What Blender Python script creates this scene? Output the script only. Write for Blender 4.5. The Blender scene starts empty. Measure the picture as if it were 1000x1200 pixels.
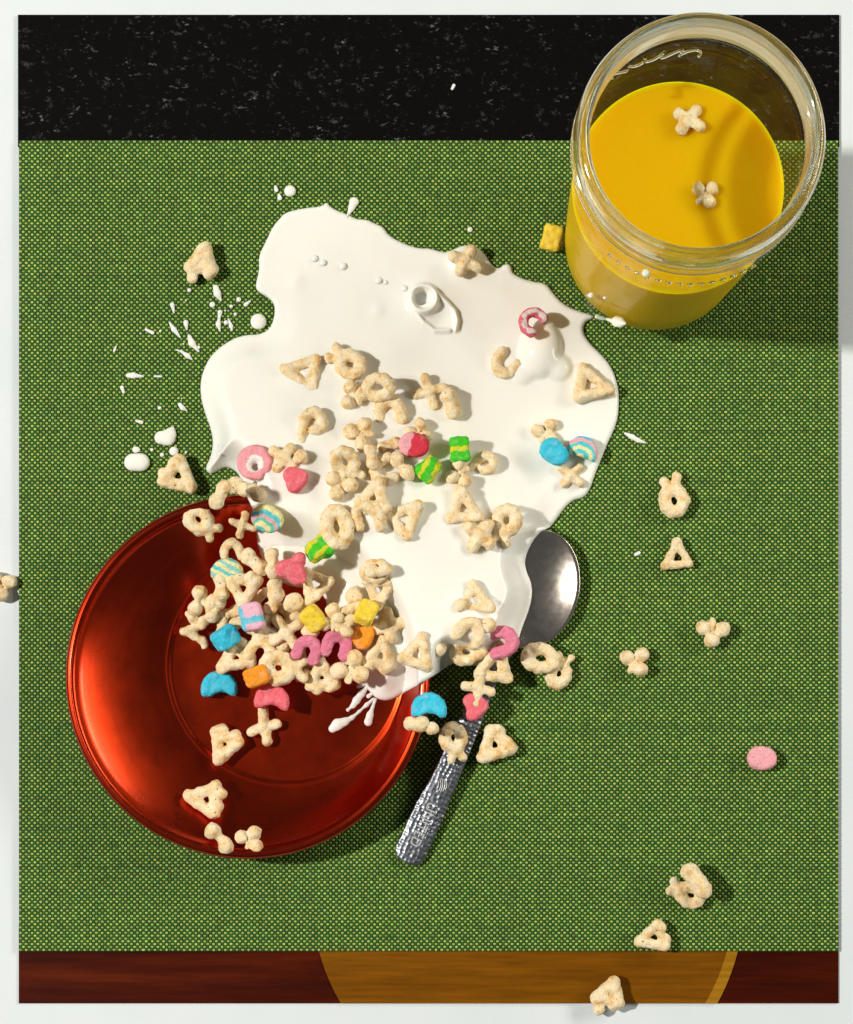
import bpy, math, random
import numpy as np

# ------------------------------------------------------------------ camera, world, lamps, exposure
scene = bpy.context.scene
COL = scene.collection
H = 0.9333                    # camera height over the mat (copy-stand view with a vertical lens shift)
FPX = 2800.0                  # focal length in photo pixels (photo is 1000 x 1200)
CY = -280 / 3000.0
cd = bpy.data.cameras.new('camera')
cd.sensor_fit = 'HORIZONTAL'; cd.sensor_width = 36.0; cd.lens = 36.0 * FPX / 1000.0
cd.shift_y = 0.28
cd.clip_start = 0.01; cd.clip_end = 50
cam = bpy.data.objects.new('camera', cd); COL.objects.link(cam)
cam.location = (0, CY, H); cam.rotation_euler = (0, 0, 0)
scene.camera = cam

world = bpy.data.worlds.new('World'); scene.world = world; world.use_nodes = True
bg = world.node_tree.nodes['Background']
bg.inputs[0].default_value = (0.95, 0.97, 1.0, 1); bg.inputs[1].default_value = 0.08

def area_lamp(name, loc, target, power, sx, sy, col):
    ld = bpy.data.lights.new(name, 'AREA'); ld.shape = 'RECTANGLE'
    ld.size = sx; ld.size_y = sy; ld.energy = power; ld.color = col
    o = bpy.data.objects.new(name, ld); COL.objects.link(o)
    o.location = loc
    from mathutils import Vector
    d = Vector(target) - Vector(loc)
    o.rotation_euler = d.to_track_quat('-Z', 'Y').to_euler()
    return o
# hard key lamp standing beyond the bowl's side, softer lamp beyond the jar's side
area_lamp('key_lamp', (-1.35, 0.12, 1.62), (0, 0, 0), 47.0, 0.09, 0.09, (1.0, 0.955, 0.88))
area_lamp('soft_lamp', (1.30, 0.50, 0.80), (-0.02, -0.02, 0), 18.0, 1.30, 0.32, (1.0, 0.96, 0.86))

scene.view_settings.view_transform = 'Standard'
scene.view_settings.look = 'None'
scene.view_settings.gamma = 1.0
scene.view_settings.use_curve_mapping = False
scene.view_settings.exposure = 0.0
scene.render.engine = 'CYCLES'
scene.cycles.max_bounces = 10
scene.cycles.transparent_max_bounces = 16

# ------------------------------------------------------------------ helpers
def at(px, py, z=0.0):
    k = (H - z) / FPX
    return ((px - 500.0) * k, CY - (py - 880.0) * k, z)

def link(name, me, mat=None, parent=None, smooth=True):
    o = bpy.data.objects.new(name, me); COL.objects.link(o)
    if mat: me.materials.append(mat)
    if len(me.polygons):
        me.polygons.foreach_set('use_smooth', np.full(len(me.polygons), smooth, dtype=bool))
    if parent: o.parent = parent
    return o

def tag(o, label=None, cat=None, group=None, kind=None):
    if label: o['label'] = label
    if cat: o['category'] = cat
    if group: o['group'] = group
    if kind: o['kind'] = kind
    return o

def empty(name, loc=(0, 0, 0), rz=0):
    o = bpy.data.objects.new(name, None); COL.objects.link(o)
    o.location = loc; o.rotation_euler = (0, 0, rz); o.empty_display_size = 0.01
    return o

def mesh_np(name, V, F, cols=None):
    """V (n,3), F (m,4) or (m,3) numpy"""
    V = np.asarray(V, dtype=np.float32); F = np.asarray(F, dtype=np.int32)
    me = bpy.data.meshes.new(name)
    me.vertices.add(len(V)); me.vertices.foreach_set('co', V.ravel())
    n = F.shape[1]
    me.loops.add(F.size); me.loops.foreach_set('vertex_index', F.ravel())
    me.polygons.add(len(F))
    me.polygons.foreach_set('loop_start', np.arange(0, F.size, n, dtype=np.int32))
    me.update(calc_edges=True)
    if cols is not None:
        a = me.color_attributes.new('Col', 'FLOAT_COLOR', 'POINT')
        c = np.ones((len(V), 4), dtype=np.float32); c[:, :3] = cols
        a.data.foreach_set('color', c.ravel())
    me.validate()
    return me

def lathe(name, prof, n=96, centre=None):
    """prof: list of (r, z) ; optional centre(k) -> (x, y) per ring"""
    V = []; F = []
    m = len(prof)
    for k, (r, z) in enumerate(prof):
        cx, cy = centre(k) if centre else (0, 0)
        for i in range(n):
            a = 2 * math.pi * i / n
            V.append((cx + r * math.cos(a), cy + r * math.sin(a), z))
    for k in range(m - 1):
        for i in range(n):
            j = (i + 1) % n
            F.append((k * n + i, k * n + j, (k + 1) * n + j, (k + 1) * n + i))
    return mesh_np(name, V, F)

def box_mesh(name, x0, x1, y0, y1, z0, z1):
    V = [(x0, y0, z0), (x1, y0, z0), (x1, y1, z0), (x0, y1, z0), (x0, y0, z1), (x1, y0, z1), (x1, y1, z1), (x0, y1, z1)]
    F = [(0, 3, 2, 1), (4, 5, 6, 7), (0, 1, 5, 4), (1, 2, 6, 5), (2, 3, 7, 6), (3, 0, 4, 7)]
    return mesh_np(name, V, F)

def sstep(a, b, x):
    t = np.clip((x - a) / (b - a), 0, 1)
    return t * t * (3 - 2 * t)

def surface_nets(Fv, org, h):
    ins = Fv < 0
    nx, ny, nz = Fv.shape
    cs = (nx - 1, ny - 1, nz - 1)
    S = np.zeros(cs + (3,)); N = np.zeros(cs)
    def sl(d, o):  # slice along axis size for cells with corner offset
        return slice(o, o + cs[d])
    for ax in range(3):
        o1, o2 = [a for a in range(3) if a != ax]
        for p in (0, 1):
            for q in (0, 1):
                A = [None] * 3; B = [None] * 3
                A[ax] = sl(ax, 0); B[ax] = sl(ax, 1)
                A[o1] = B[o1] = sl(o1, p); A[o2] = B[o2] = sl(o2, q)
                fa = Fv[tuple(A)]; fb = Fv[tuple(B)]
                cr = (fa < 0) != (fb < 0)
                t = np.where(cr, fa / np.where(cr, fa - fb, 1), 0)
                S[..., ax] += np.where(cr, t, 0); S[..., o1] += np.where(cr, p, 0); S[..., o2] += np.where(cr, q, 0)
                N += cr
    act = N > 0
    idx = -np.ones(cs, dtype=np.int64); idx[act] = np.arange(act.sum())
    base = np.argwhere(act)
    V = (base + S[act] / N[act][:, None]) * h + np.array(org)
    Fs = []
    for ax in range(3):
        o1, o2 = [(1, 2), (2, 0), (0, 1)][ax]
        A = [slice(1, -1)] * 3; B = [slice(1, -1)] * 3
        A[ax] = slice(0, Fv.shape[ax] - 1); B[ax] = slice(1, Fv.shape[ax])
        a = ins[tuple(A)]; b = ins[tuple(B)]
        e = np.argwhere(a != b)
        if not len(e): continue
        off = np.ones(3, dtype=int); off[ax] = 0
        c = e + off
        sg = a[tuple(e.T)]
        def cell(d1, d2):
            k = c.copy(); k[:, o1] += d1; k[:, o2] += d2
            return idx[tuple(k.T)]
        q = np.stack([cell(-1, -1), cell(0, -1), cell(0, 0), cell(-1, 0)], 1)
        q[~sg] = q[~sg][:, ::-1]
        Fs.append(q)
    return V, np.concatenate(Fs)

def smin(a, b, k):
    h = np.maximum(k - np.abs(a - b), 0) / k
    return np.minimum(a, b) - h * h * k * 0.25

# ------------------------------------------------------------------ materials
def new_mat(name):
    m = bpy.data.materials.new(name); m.use_nodes = True
    nt = m.node_tree; b = nt.nodes['Principled BSDF']
    return m, nt, b
def nd(nt, t, **kw):
    n = nt.nodes.new(t)
    for k, v in kw.items(): setattr(n, k, v)
    return n
def noise(nt, scale, detail=3, rough=0.55, coord='Object', vec=None):
    n = nd(nt, 'ShaderNodeTexNoise'); n.inputs['Scale'].default_value = scale
    n.inputs['Detail'].default_value = detail; n.inputs['Roughness'].default_value = rough
    if vec is None:
        tc = nd(nt, 'ShaderNodeTexCoord'); vec = tc.outputs[coord]
    nt.links.new(vec, n.inputs['Vector'])
    return n
def ramp(nt, fac, stops):
    r = nd(nt, 'ShaderNodeValToRGB')
    e = r.color_ramp.elements
    while len(e) < len(stops): e.new(0.5)
    for i, (p, c) in enumerate(stops):
        e[i].position = p; e[i].color = (*c, 1)
    nt.links.new(fac, r.inputs[0])
    return r
def bump(nt, b, height, strength, dist):
    n = nd(nt, 'ShaderNodeBump'); n.inputs['Strength'].default_value = strength; n.inputs['Distance'].default_value = dist
    nt.links.new(height, n.inputs['Height']); nt.links.new(n.outputs[0], b.inputs['Normal'])
    return n
def mixc(nt, fac, a, b, mode='MIX'):
    n = nd(nt, 'ShaderNodeMix', data_type='RGBA', blend_type=mode)
    for sock, v in ((n.inputs[0], fac), (n.inputs[6], a), (n.inputs[7], b)):
        if hasattr(v, 'is_output'): nt.links.new(v, sock)
        elif isinstance(v, tuple): sock.default_value = (*v, 1)
        else: sock.default_value = v
    return n.outputs[2]

def m_board():
    m, nt, b = new_mat('white_board')
    n = noise(nt, 25, 3); r = ramp(nt, n.outputs[0], [(0.3, (0.66, 0.72, 0.745)), (0.7, (0.70, 0.755, 0.775))])
    nt.links.new(r.outputs[0], b.inputs['Base Color']); b.inputs['Roughness'].default_value = 0.6
    n2 = noise(nt, 1500, 2); bump(nt, b, n2.outputs[0], 0.15, 0.0002)
    return m
def m_granite():
    m, nt, b = new_mat('black_granite')
    tc = nd(nt, 'ShaderNodeTexCoord')
    n = noise(nt, 260, 4, 0.7, vec=tc.outputs['Object']); r = ramp(nt, n.outputs[0], [(0.60, (0.004, 0.0035, 0.003)), (0.80, (0.05, 0.055, 0.06))])
    mp = nd(nt, 'ShaderNodeMapping'); mp.inputs['Rotation'].default_value = (0, 0, 0.7); mp.inputs['Scale'].default_value = (1.0, 1.9, 1.0); nt.links.new(tc.outputs['Object'], mp.inputs[0])
    v = noise(nt, 420, 2, 0.6, vec=mp.outputs[0])
    r2 = ramp(nt, v.outputs[0], [(0.60, (0, 0, 0)), (0.76, (1, 1, 1))])
    n3 = noise(nt, 90, 3, 0.7, vec=tc.outputs['Object']); r3 = ramp(nt, n3.outputs[0], [(0.50, (0, 0, 0)), (0.66, (1, 1, 1))])
    mm = nd(nt, 'ShaderNodeMath', operation='MULTIPLY'); nt.links.new(r2.outputs[0], mm.inputs[0]); nt.links.new(r3.outputs[0], mm.inputs[1])
    c = mixc(nt, mm.outputs[0], r.outputs[0], (0.17, 0.19, 0.20))
    nt.links.new(c, b.inputs['Base Color']); b.inputs['Roughness'].default_value = 0.25
    b.inputs['Specular IOR Level'].default_value = 0.12
    return m
def m_wood(name, lo, hi, hi2, stretch=(6, 90, 30), rough=0.3):
    m, nt, b = new_mat(name)
    tc = nd(nt, 'ShaderNodeTexCoord'); mp = nd(nt, 'ShaderNodeMapping'); mp.inputs['Scale'].default_value = stretch
    nt.links.new(tc.outputs['Object'], mp.inputs[0])
    n = noise(nt, 1.0, 5, 0.6, vec=mp.outputs[0]); r = ramp(nt, n.outputs[0], [(0.28, lo), (0.52, hi), (0.75, hi2)])
    n2 = noise(nt, 7.0, 3, 0.6, vec=mp.outputs[0]); r2 = ramp(nt, n2.outputs[0], [(0.3, (0.72, 0.72, 0.72)), (0.65, (1.05, 1.05, 1.05))])
    c = mixc(nt, 1.0, r.outputs[0], r2.outputs[0], 'MULTIPLY')
    nt.links.new(c, b.inputs['Base Color']); b.inputs['Roughness'].default_value = rough; b.inputs['Specular IOR Level'].default_value = 0.15
    bump(nt, b, n2.outputs[0], 0.1, 0.0002)
    return m
def m_weave():
    m, nt, b = new_mat('woven_vinyl')
    a = nd(nt, 'ShaderNodeAttribute', attribute_name='Col')
    nt.links.new(a.outputs['Color'], b.inputs['Base Color'])
    b.inputs['Roughness'].default_value = 0.5; b.inputs['Specular IOR Level'].default_value = 0.12
    return m
def m_plain(name, c, rough=0.6, **kw):
    m, nt, b = new_mat(name)
    n = noise(nt, 300, 3); cc = mixc(nt, n.outputs[0], tuple(x * 0.85 for x in c), tuple(min(1, x * 1.1) for x in c))
    nt.links.new(cc, b.inputs['Base Color']); b.inputs['Roughness'].default_value = rough
    for k, v in kw.items(): b.inputs[k.replace('_', ' ')].default_value = v
    return m
def m_bowl():
    m, nt, b = new_mat('red_lacquered_metal')
    tc = nd(nt, 'ShaderNodeTexCoord'); mp = nd(nt, 'ShaderNodeMapping'); mp.inputs['Scale'].default_value = (40, 40, 900)
    nt.links.new(tc.outputs['Object'], mp.inputs[0])
    n = noise(nt, 1.0, 3, vec=mp.outputs[0])
    c = mixc(nt, n.outputs[0], (0.42, 0.020, 0.003), (0.56, 0.042, 0.007))
    nt.links.new(c, b.inputs['Base Color'])
    b.inputs['Metallic'].default_value = 1.0; b.inputs['Roughness'].default_value = 0.36
    b.inputs['Coat Weight'].default_value = 0.25; b.inputs['Coat Roughness'].default_value = 0.15
    n2 = noise(nt, 120, 4); rr = ramp(nt, n2.outputs[0], [(0.3, (0.26, 0.26, 0.26)), (0.7, (0.31, 0.31, 0.31))])
    nt.links.new(rr.outputs[0], b.inputs['Roughness'])
    return m
def m_milk():
    m, nt, b = new_mat('milk')
    b.inputs['Base Color'].default_value = (0.90, 0.89, 0.82, 1)
    b.inputs['Subsurface Weight'].default_value = 0.6; b.inputs['Subsurface Radius'].default_value = (1.0, 0.85, 0.6)
    b.inputs['Subsurface Scale'].default_value = 0.0018
    b.inputs['Roughness'].default_value = 0.14; b.inputs['IOR'].default_value = 1.35
    return m
def m_oat():
    m, nt, b = new_mat('toasted_oat')
    tc = nd(nt, 'ShaderNodeTexCoord'); oi = nd(nt, 'ShaderNodeObjectInfo')
    ad = nd(nt, 'ShaderNodeVectorMath', operation='ADD'); nt.links.new(tc.outputs['Object'], ad.inputs[0])
    sc = nd(nt, 'ShaderNodeVectorMath', operation='SCALE'); sc.inputs[0].default_value = (3.1, 1.7, 2.3); nt.links.new(oi.outputs['Random'], sc.inputs['Scale'])
    nt.links.new(sc.outputs[0], ad.inputs[1]); vec = ad.outputs[0]
    n1 = noise(nt, 260, 3, 0.6, vec=vec)
    r1 = ramp(nt, n1.outputs[0], [(0.30, (0.75, 0.45, 0.16)), (0.44, (0.89, 0.69, 0.39)), (0.62, (0.94, 0.81, 0.57))])
    n2 = noise(nt, 1500, 3, 0.7, vec=vec); r2 = ramp(nt, n2.outputs[0], [(0.33, (0.66, 0.50, 0.34)), (0.47, (1, 1, 1))])
    c = mixc(nt, 0.6, r1.outputs[0], r2.outputs[0], 'MULTIPLY')
    v = nd(nt, 'ShaderNodeTexVoronoi'); v.inputs['Scale'].default_value = 520; nt.links.new(vec, v.inputs['Vector'])
    r3 = ramp(nt, v.outputs['Distance'], [(0.08, (1, 1, 1)), (0.17, (0, 0, 0))])
    n4 = noise(nt, 420, 2, vec=vec); r4 = ramp(nt, n4.outputs[0], [(0.55, (0, 0, 0)), (0.62, (1, 1, 1))])
    mm = nd(nt, 'ShaderNodeMath', operation='MULTIPLY'); nt.links.new(r3.outputs[0], mm.inputs[0]); nt.links.new(r4.outputs[0], mm.inputs[1])
    c = mixc(nt, mm.outputs[0], c, (0.24, 0.105, 0.028))
    nt.links.new(c, b.inputs['Base Color'])
    b.inputs['Roughness'].default_value = 0.75; b.inputs['Specular IOR Level'].default_value = 0.25
    b.inputs['Subsurface Weight'].default_value = 0.15; b.inputs['Subsurface Radius'].default_value = (1, 0.6, 0.3); b.inputs['Subsurface Scale'].default_value = 0.0012
    hs = nd(nt, 'ShaderNodeMath', operation='SUBTRACT'); nt.links.new(n2.outputs[0], hs.inputs[0]); nt.links.new(mm.outputs[0], hs.inputs[1])
    bump(nt, b, hs.outputs[0], 0.8, 0.0006)
    return m
def m_marsh():
    m, nt, b = new_mat('sugar_marshmallow')
    a = nd(nt, 'ShaderNodeAttribute', attribute_name='Col')
    n2 = noise(nt, 1300, 3, 0.7); r2 = ramp(nt, n2.outputs[0], [(0.33, (0.78, 0.78, 0.78)), (0.6, (1.06, 1.06, 1.06))])
    c = mixc(nt, 0.8, a.outputs['Color'], r2.outputs[0], 'MULTIPLY')
    n3 = noise(nt, 350, 2); r3 = ramp(nt, n3.outputs[0], [(0.5, (0, 0, 0)), (0.75, (0.18, 0.18, 0.18))])
    c = mixc(nt, r3.outputs[0], c, (0.9, 0.88, 0.85))
    nt.links.new(c, b.inputs['Base Color']); b.inputs['Roughness'].default_value = 0.8
    b.inputs['Specular IOR Level'].default_value = 0.2
    b.inputs['Subsurface Weight'].default_value = 0.15; b.inputs['Subsurface Radius'].default_value = (1, 0.8, 0.6); b.inputs['Subsurface Scale'].default_value = 0.001
    bump(nt, b, n2.outputs[0], 0.8, 0.0006)
    return m
def m_thin_glass(name='clear_glass_wall', refr=0.0, edge=0.07):
    m = bpy.data.materials.new(name); m.use_nodes = True; nt = m.node_tree; nt.nodes.clear()
    out = nd(nt, 'ShaderNodeOutputMaterial'); tr = nd(nt, 'ShaderNodeBsdfTransparent'); tr.inputs[0].default_value = (0.95, 0.965, 0.92, 1)
    gl = nd(nt, 'ShaderNodeBsdfGlossy'); gl.inputs['Roughness'].default_value = 0.05; gl.inputs[0].default_value = (1, 1, 1, 1)
    lw = nd(nt, 'ShaderNodeLayerWeight'); pw = nd(nt, 'ShaderNodeMath', operation='POWER'); pw.inputs[1].default_value = 4.0
    mu = nd(nt, 'ShaderNodeMath', operation='MULTIPLY_ADD'); mu.inputs[1].default_value = edge; mu.inputs[2].default_value = 0.03
    mx = nd(nt, 'ShaderNodeMixShader')
    n = noise(nt, 60, 2); bp = nd(nt, 'ShaderNodeBump'); bp.inputs['Strength'].default_value = 0.25; bp.inputs['Distance'].default_value = 0.002
    nt.links.new(n.outputs[0], bp.inputs['Height']); nt.links.new(bp.outputs[0], gl.inputs['Normal']); nt.links.new(bp.outputs[0], lw.inputs['Normal'])
    nt.links.new(lw.outputs['Facing'], pw.inputs[0]); nt.links.new(pw.outputs[0], mu.inputs[0])
    base = tr.outputs[0]
    if refr > 0:
        g2 = nd(nt, 'ShaderNodeBsdfGlass'); g2.inputs['IOR'].default_value = 1.45; g2.inputs['Roughness'].default_value = 0.03; g2.inputs[0].default_value = (0.96, 0.98, 0.93, 1)
        m2_ = nd(nt, 'ShaderNodeMixShader'); m2_.inputs[0].default_value = refr
        nt.links.new(tr.outputs[0], m2_.inputs[1]); nt.links.new(g2.outputs[0], m2_.inputs[2]); base = m2_.outputs[0]
    nt.links.new(mu.outputs[0], mx.inputs[0]); nt.links.new(base, mx.inputs[1]); nt.links.new(gl.outputs[0], mx.inputs[2])
    nt.links.new(mx.outputs[0], out.inputs[0])
    return m
def m_glass():
    m, nt, b = new_mat('thick_clear_glass')
    b.inputs['Base Color'].default_value = (0.97, 0.985, 0.95, 1); b.inputs['Transmission Weight'].default_value = 1
    b.inputs['Roughness'].default_value = 0.02; b.inputs['IOR'].default_value = 1.47
    n = noise(nt, 70, 2); bump(nt, b, n.outputs[0], 0.12, 0.002)
    return m
def m_juice():
    m, nt, b = new_mat('orange_juice')
    n = noise(nt, 900, 3, 0.7); c = mixc(nt, n.outputs[0], (0.70, 0.39, 0.002), (0.75, 0.45, 0.004))
    nt.links.new(c, b.inputs['Base Color'])
    b.inputs['Subsurface Weight'].default_value = 0.9; b.inputs['Subsurface Radius'].default_value = (1.0, 0.6, 0.05); b.inputs['Subsurface Scale'].default_value = 0.016
    b.inputs['Roughness'].default_value = 0.3; b.inputs['Specular IOR Level'].default_value = 0.02
    return m
def m_steel(name, hammered):
    m, nt, b = new_mat(name)
    b.inputs['Metallic'].default_value = 1.0
    if hammered:
        b.inputs['Base Color'].default_value = (0.26, 0.275, 0.31, 1); b.inputs['Roughness'].default_value = 0.42
        tc = nd(nt, 'ShaderNodeTexCoord'); v = nd(nt, 'ShaderNodeTexVoronoi'); v.feature = 'SMOOTH_F1'; v.inputs['Scale'].default_value = 560; v.inputs['Randomness'].default_value = 0.45
        v.inputs['Smoothness'].default_value = 0.6
        nt.links.new(tc.outputs['Object'], v.inputs['Vector'])
        bump(nt, b, v.outputs['Distance'], 0.8, 0.0008)
    else:
        b.inputs['Base Color'].default_value = (0.74, 0.66, 0.57, 1)
        n = noise(nt, 400, 4); r = ramp(nt, n.outputs[0], [(0.3, (0.17, 0.17, 0.17)), (0.7, (0.21, 0.21, 0.21))])
        nt.links.new(r.outputs[0], b.inputs['Roughness'])
    return m

M = dict(board=m_board(), granite=m_granite(),
         wood=m_wood('mahogany', (0.016, 0.002, 0.001), (0.058, 0.006, 0.001), (0.125, 0.016, 0.002)),
         amber=m_wood('amber_wood', (0.15, 0.050, 0.001), (0.20, 0.070, 0.002), (0.25, 0.092, 0.003)),
         amber_edge=m_wood('amber_wood_edge', (0.30, 0.13, 0.006), (0.36, 0.165, 0.010), (0.40, 0.19, 0.014)),
         weave=m_weave(), backing=m_plain('mat_backing', (0.010, 0.030, 0.004), 0.8), bowl=m_bowl(), milk=m_milk(), oat=m_oat(),
         marsh=m_marsh(), wall=m_thin_glass(), rim=m_thin_glass('thick_glass_rim', 0.55, 0.9), glass=m_glass(), juice=m_juice(), steel=m_steel('polished_steel', False),
         hammered=m_steel('hammered_steel', True))

# ------------------------------------------------------------------ table surfaces
def rect(px0, px1, py0, py1, z):
    x0, y1, _ = at(px0, py0, z); x1, y0, _ = at(px1, py1, z)
    return x0, x1, y0, y1
ZB, ZW, ZD, ZG, ZM = -0.0022, -0.0016, -0.0011, -0.0012, 0.0
x0, x1, y0, y1 = rect(-600, 1600, -400, 1700, ZB)
o = link('white_board', box_mesh('white_board', x0, x1, y0, y1, ZB - 0.02, ZB), M['board'], smooth=False)
tag(o, 'cool white board lying under the granite, mat and wood', 'board', kind='structure')
x0, x1, y0, y1 = rect(21, 984, 17, 172, ZG)
o = link('granite_slab', box_mesh('granite_slab', x0, x1, y0, y1, ZB + 0.00003, ZG), M['granite'], smooth=False)
tag(o, 'black granite strip with fine grey specks beside the mat', 'granite', kind='structure')
x0, x1, y0, y1 = rect(22, 983, 1085, 1176, ZW)
o = link('wood_strip', box_mesh('wood_strip', x0, x1, y0, y1, ZB + 0.00003, ZW), M['wood'], smooth=False)
tag(o, 'dark red mahogany strip along the mat edge', 'wood', kind='structure')

# round amber board let into the wood, its circle cut where the wood strip ends
cx, cy, _ = at(613, 1051, ZD); R = 260 * (H - ZD) / FPX
ycut = at(0, 1176, ZD)[1]; ytop = at(0, 1085, ZD)[1]
def disc_piece(name, ra, rb, za, zb, mat, parent, sx=None):
    V = []; F = []
    ys = np.linspace(ycut, ytop, 24)
    def xs(r, y): return math.sqrt(max(r * r - (y - cy) ** 2, 0))
    sides = [(-1, 1)] if sx is None else [(s, s) for s in sx]
    for (sa, sb) in sides:
        b0 = len(V)
        for y in ys:
            if sx is None: xa, xb = cx - xs(rb, y), cx + xs(rb, y)
            else: xa, xb = sorted((cx + sa * xs(ra, y), cx + sa * xs(rb, y)))
            V += [(xa, y, za), (xb, y, za), (xb, y, zb), (xa, y, zb)]
        n = len(ys)
        for i in range(n - 1):
            a = b0 + 4 * i; c = a + 4
            for k in range(4):
                l = (k + 1) % 4
                F.append((a + k, a + l, c + l, c + k))
        F.append((b0 + 3, b0 + 2, b0 + 1, b0)); e = b0 + 4 * (n - 1); F.append((e, e + 1, e + 2, e + 3))
    return link(name, mesh_np(name, V, F), mat, parent, smooth=False)
rb_root = empty('round_board', (0, 0, 0))
tag(rb_root, 'amber wooden round board peeping out from under the mat', 'board')
disc_piece('board_face', 0, R - 0.0042, ZW + 0.00003, ZD - 0.0001, M['amber'], rb_root)
disc_piece('board_rim', R - 0.0042, R, ZW + 0.00003, ZD + 0.0001, M['amber_edge'], rb_root, sx=(1,))

# green woven placemat
MX0, MX1, MY0, MY1 = rect(22, 983, 164, 1115, 0)
mat_root = empty('placemat', ((MX0 + MX1) / 2, (MY0 + MY1) / 2, 0))
tag(mat_root, 'green woven vinyl placemat under the bowl, milk and jar', 'placemat')
mb = link('backing', box_mesh('backing', MX0, MX1, MY0, MY1, ZD + 0.0002, -0.00055), M['backing'], smooth=False)
def keep_world(o, p): o.parent = p; o.matrix_parent_inverse = p.matrix_world.inverted()
bpy.context.view_layer.update()
keep_world(mb, mat_root)
rng = np.random.default_rng(4)
PX = 3.42 / 3000.0; PY = 3.30 / 3000.0
nx = int((MX1 - MX0) / PX); ny = int((MY1 - MY0) / PY)
PX = (MX1 - MX0) / nx; PY = (MY1 - MY0) / ny
ii, jj = np.meshgrid(np.arange(nx), np.arange(ny), indexing='ij'); ii = ii.ravel(); jj = jj.ravel()
over = ((ii + jj) % 2 == 0)                         # weft over warp: the light stitches
rowt = rng.normal(0, 1, ny)[jj]; colt = rng.normal(0, 1, nx)[ii]
n = len(ii)
cxs = MX0 + (ii + 0.5) * PX + rng.normal(0, 0.03, n) * PX
cys = MY0 + (jj + 0.5) * PY + rng.normal(0, 0.03, n) * PY + rowt * 0.015 * PY
hw = np.where(over, 0.46, 0.31) * PX * (1 + rng.normal(0, 0.06, n)); hh = np.where(over, 0.40, 0.48) * PY * (1 + rng.normal(0, 0.06, n))
zt = np.where(over, 0.0, -0.00022) + rng.normal(0, 0.00003, n); zb = -0.00054
g = np.array([-1.0, 0.0, 1.0])
gx, gy = np.meshgrid(g, g, indexing='ij'); gx = gx.ravel(); gy = gy.ravel()
hz = np.where((gx == 0) & (gy == 0), 1.0, np.where(gx * gy == 0, 0.55, 0.0))
V = np.zeros((n, 9, 3), dtype=np.float32)
V[:, :, 0] = cxs[:, None] + gx[None] * hw[:, None] * np.where(np.abs(gx * gy) > 0, 0.8, 1.0)[None]
V[:, :, 1] = cys[:, None] + gy[None] * hh[:, None] * np.where(np.abs(gx * gy) > 0, 0.8, 1.0)[None]
along = np.where(over[:, None], np.abs(gx)[None], np.abs(gy)[None]); acr = np.where(over[:, None], np.abs(gy)[None], np.abs(gx)[None])
prof = (1 - 0.45 * along) * (1 - 0.75 * acr)
V[:, :, 2] = zb + (zt - zb)[:, None] * prof
V[:, :, 0] = np.clip(V[:, :, 0], MX0, MX1); V[:, :, 1] = np.clip(V[:, :, 1], MY0, MY1)
quad = np.array([(0, 3, 4, 1), (1, 4, 5, 2), (3, 6, 7, 4), (4, 7, 8, 5)])
F = (np.arange(n)[:, None, None] * 9 + quad[None]).reshape(-1, 4)
light = np.array([0.31, 0.43, 0.085]); dark = np.array([0.017, 0.112, 0.006])
cb = np.where(over[:, None], light[None], dark[None])
vv = 1 + rng.normal(0, 0.13, n) + 0.05 * rowt + 0.04 * colt
hue = rng.normal(0, 0.06, n) + 0.04 * rowt
cb = cb * np.clip(vv, 0.5, 1.6)[:, None] * np.stack([1 + hue, np.ones(n), 1 - 0.5 * hue], 1)
cols = np.clip(np.repeat(cb, 9, axis=0), 0.002, 0.9)
wv = link('weave', mesh_np('weave', V.reshape(-1, 3), F, cols), M['weave'])
keep_world(wv, mat_root); wv['kind'] = 'stuff'

# ------------------------------------------------------------------ red bowl
ZF, ZR = 0.0038, 0.0195
c0 = np.array(at(336, 780, ZF)[:2]); r0 = 140 * (H - ZF) / FPX
c1 = np.array(at(290, 793, ZR)[:2]); r1 = 206 * (H - ZR) / FPX
def wall_z(t): return ZF + (ZR - ZF) * (0.50 * t + 0.50 * t ** 2.2)
bowl_o = c1
def bowl_surface():
    prof = []; cen = []
    def add(r, z, t): prof.append((max(r, 1e-5), z)); cen.append(c0 + (c1 - c0) * t - c1)
    for r in np.linspace(0, r0 - 0.0022, 8): add(r, ZF - 0.0006, 0)
    add(r0 - 0.0012, ZF - 0.0005, 0); add(r0 - 0.0004, ZF + 0.0003, 0.0)      # ring pressed round the floor
    add(r0 + 0.0003, ZF + 0.0002, 0)
    for t in np.linspace(0.03, 0.93, 22): add(r0 + (r1 - r0) * t, wall_z(t), t)
    for a in np.linspace(150, -60, 14):                                        # rolled lip
        q = math.radians(a); add(r1 + 0.0004 + 0.0022 * math.cos(q), ZR - 0.0016 + 0.0022 * math.sin(q), 1)
    for t in np.linspace(0.92, 0.05, 14): add(r0 + (r1 - r0) * t + 0.0016, wall_z(t) - 0.0028, t)
    add(r0 - 0.004, 0.0018, 0); add(r0 - 0.005, 0.0002, 0); add(r0 - 0.009, 0.0002, 0); add(r0 - 0.010, 0.0016, 0); add(0, 0.0016, 0)
    return prof, cen
prof, cen = bowl_surface()
broot = empty('bowl', (c1[0], c1[1], 0)); tag(broot, 'shallow glossy red bowl with cereal heaped in it', 'bowl')
nlip = 8 + 3 + 22
body_prof = prof
link('bowl_body', lathe('bowl_body', prof, 160, lambda k: cen[k]), M['bowl'], broot)
# thin polished bead that runs round the rim
bead = [(r1 + 0.0004 + 0.0006 * math.cos(a), ZR + 0.0007 + 0.0004 * math.sin(a)) for a in np.linspace(0, 2 * math.pi, 9)]
link('rim_bead', lathe('rim_bead', bead, 160), M['bowl'], broot)

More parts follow.
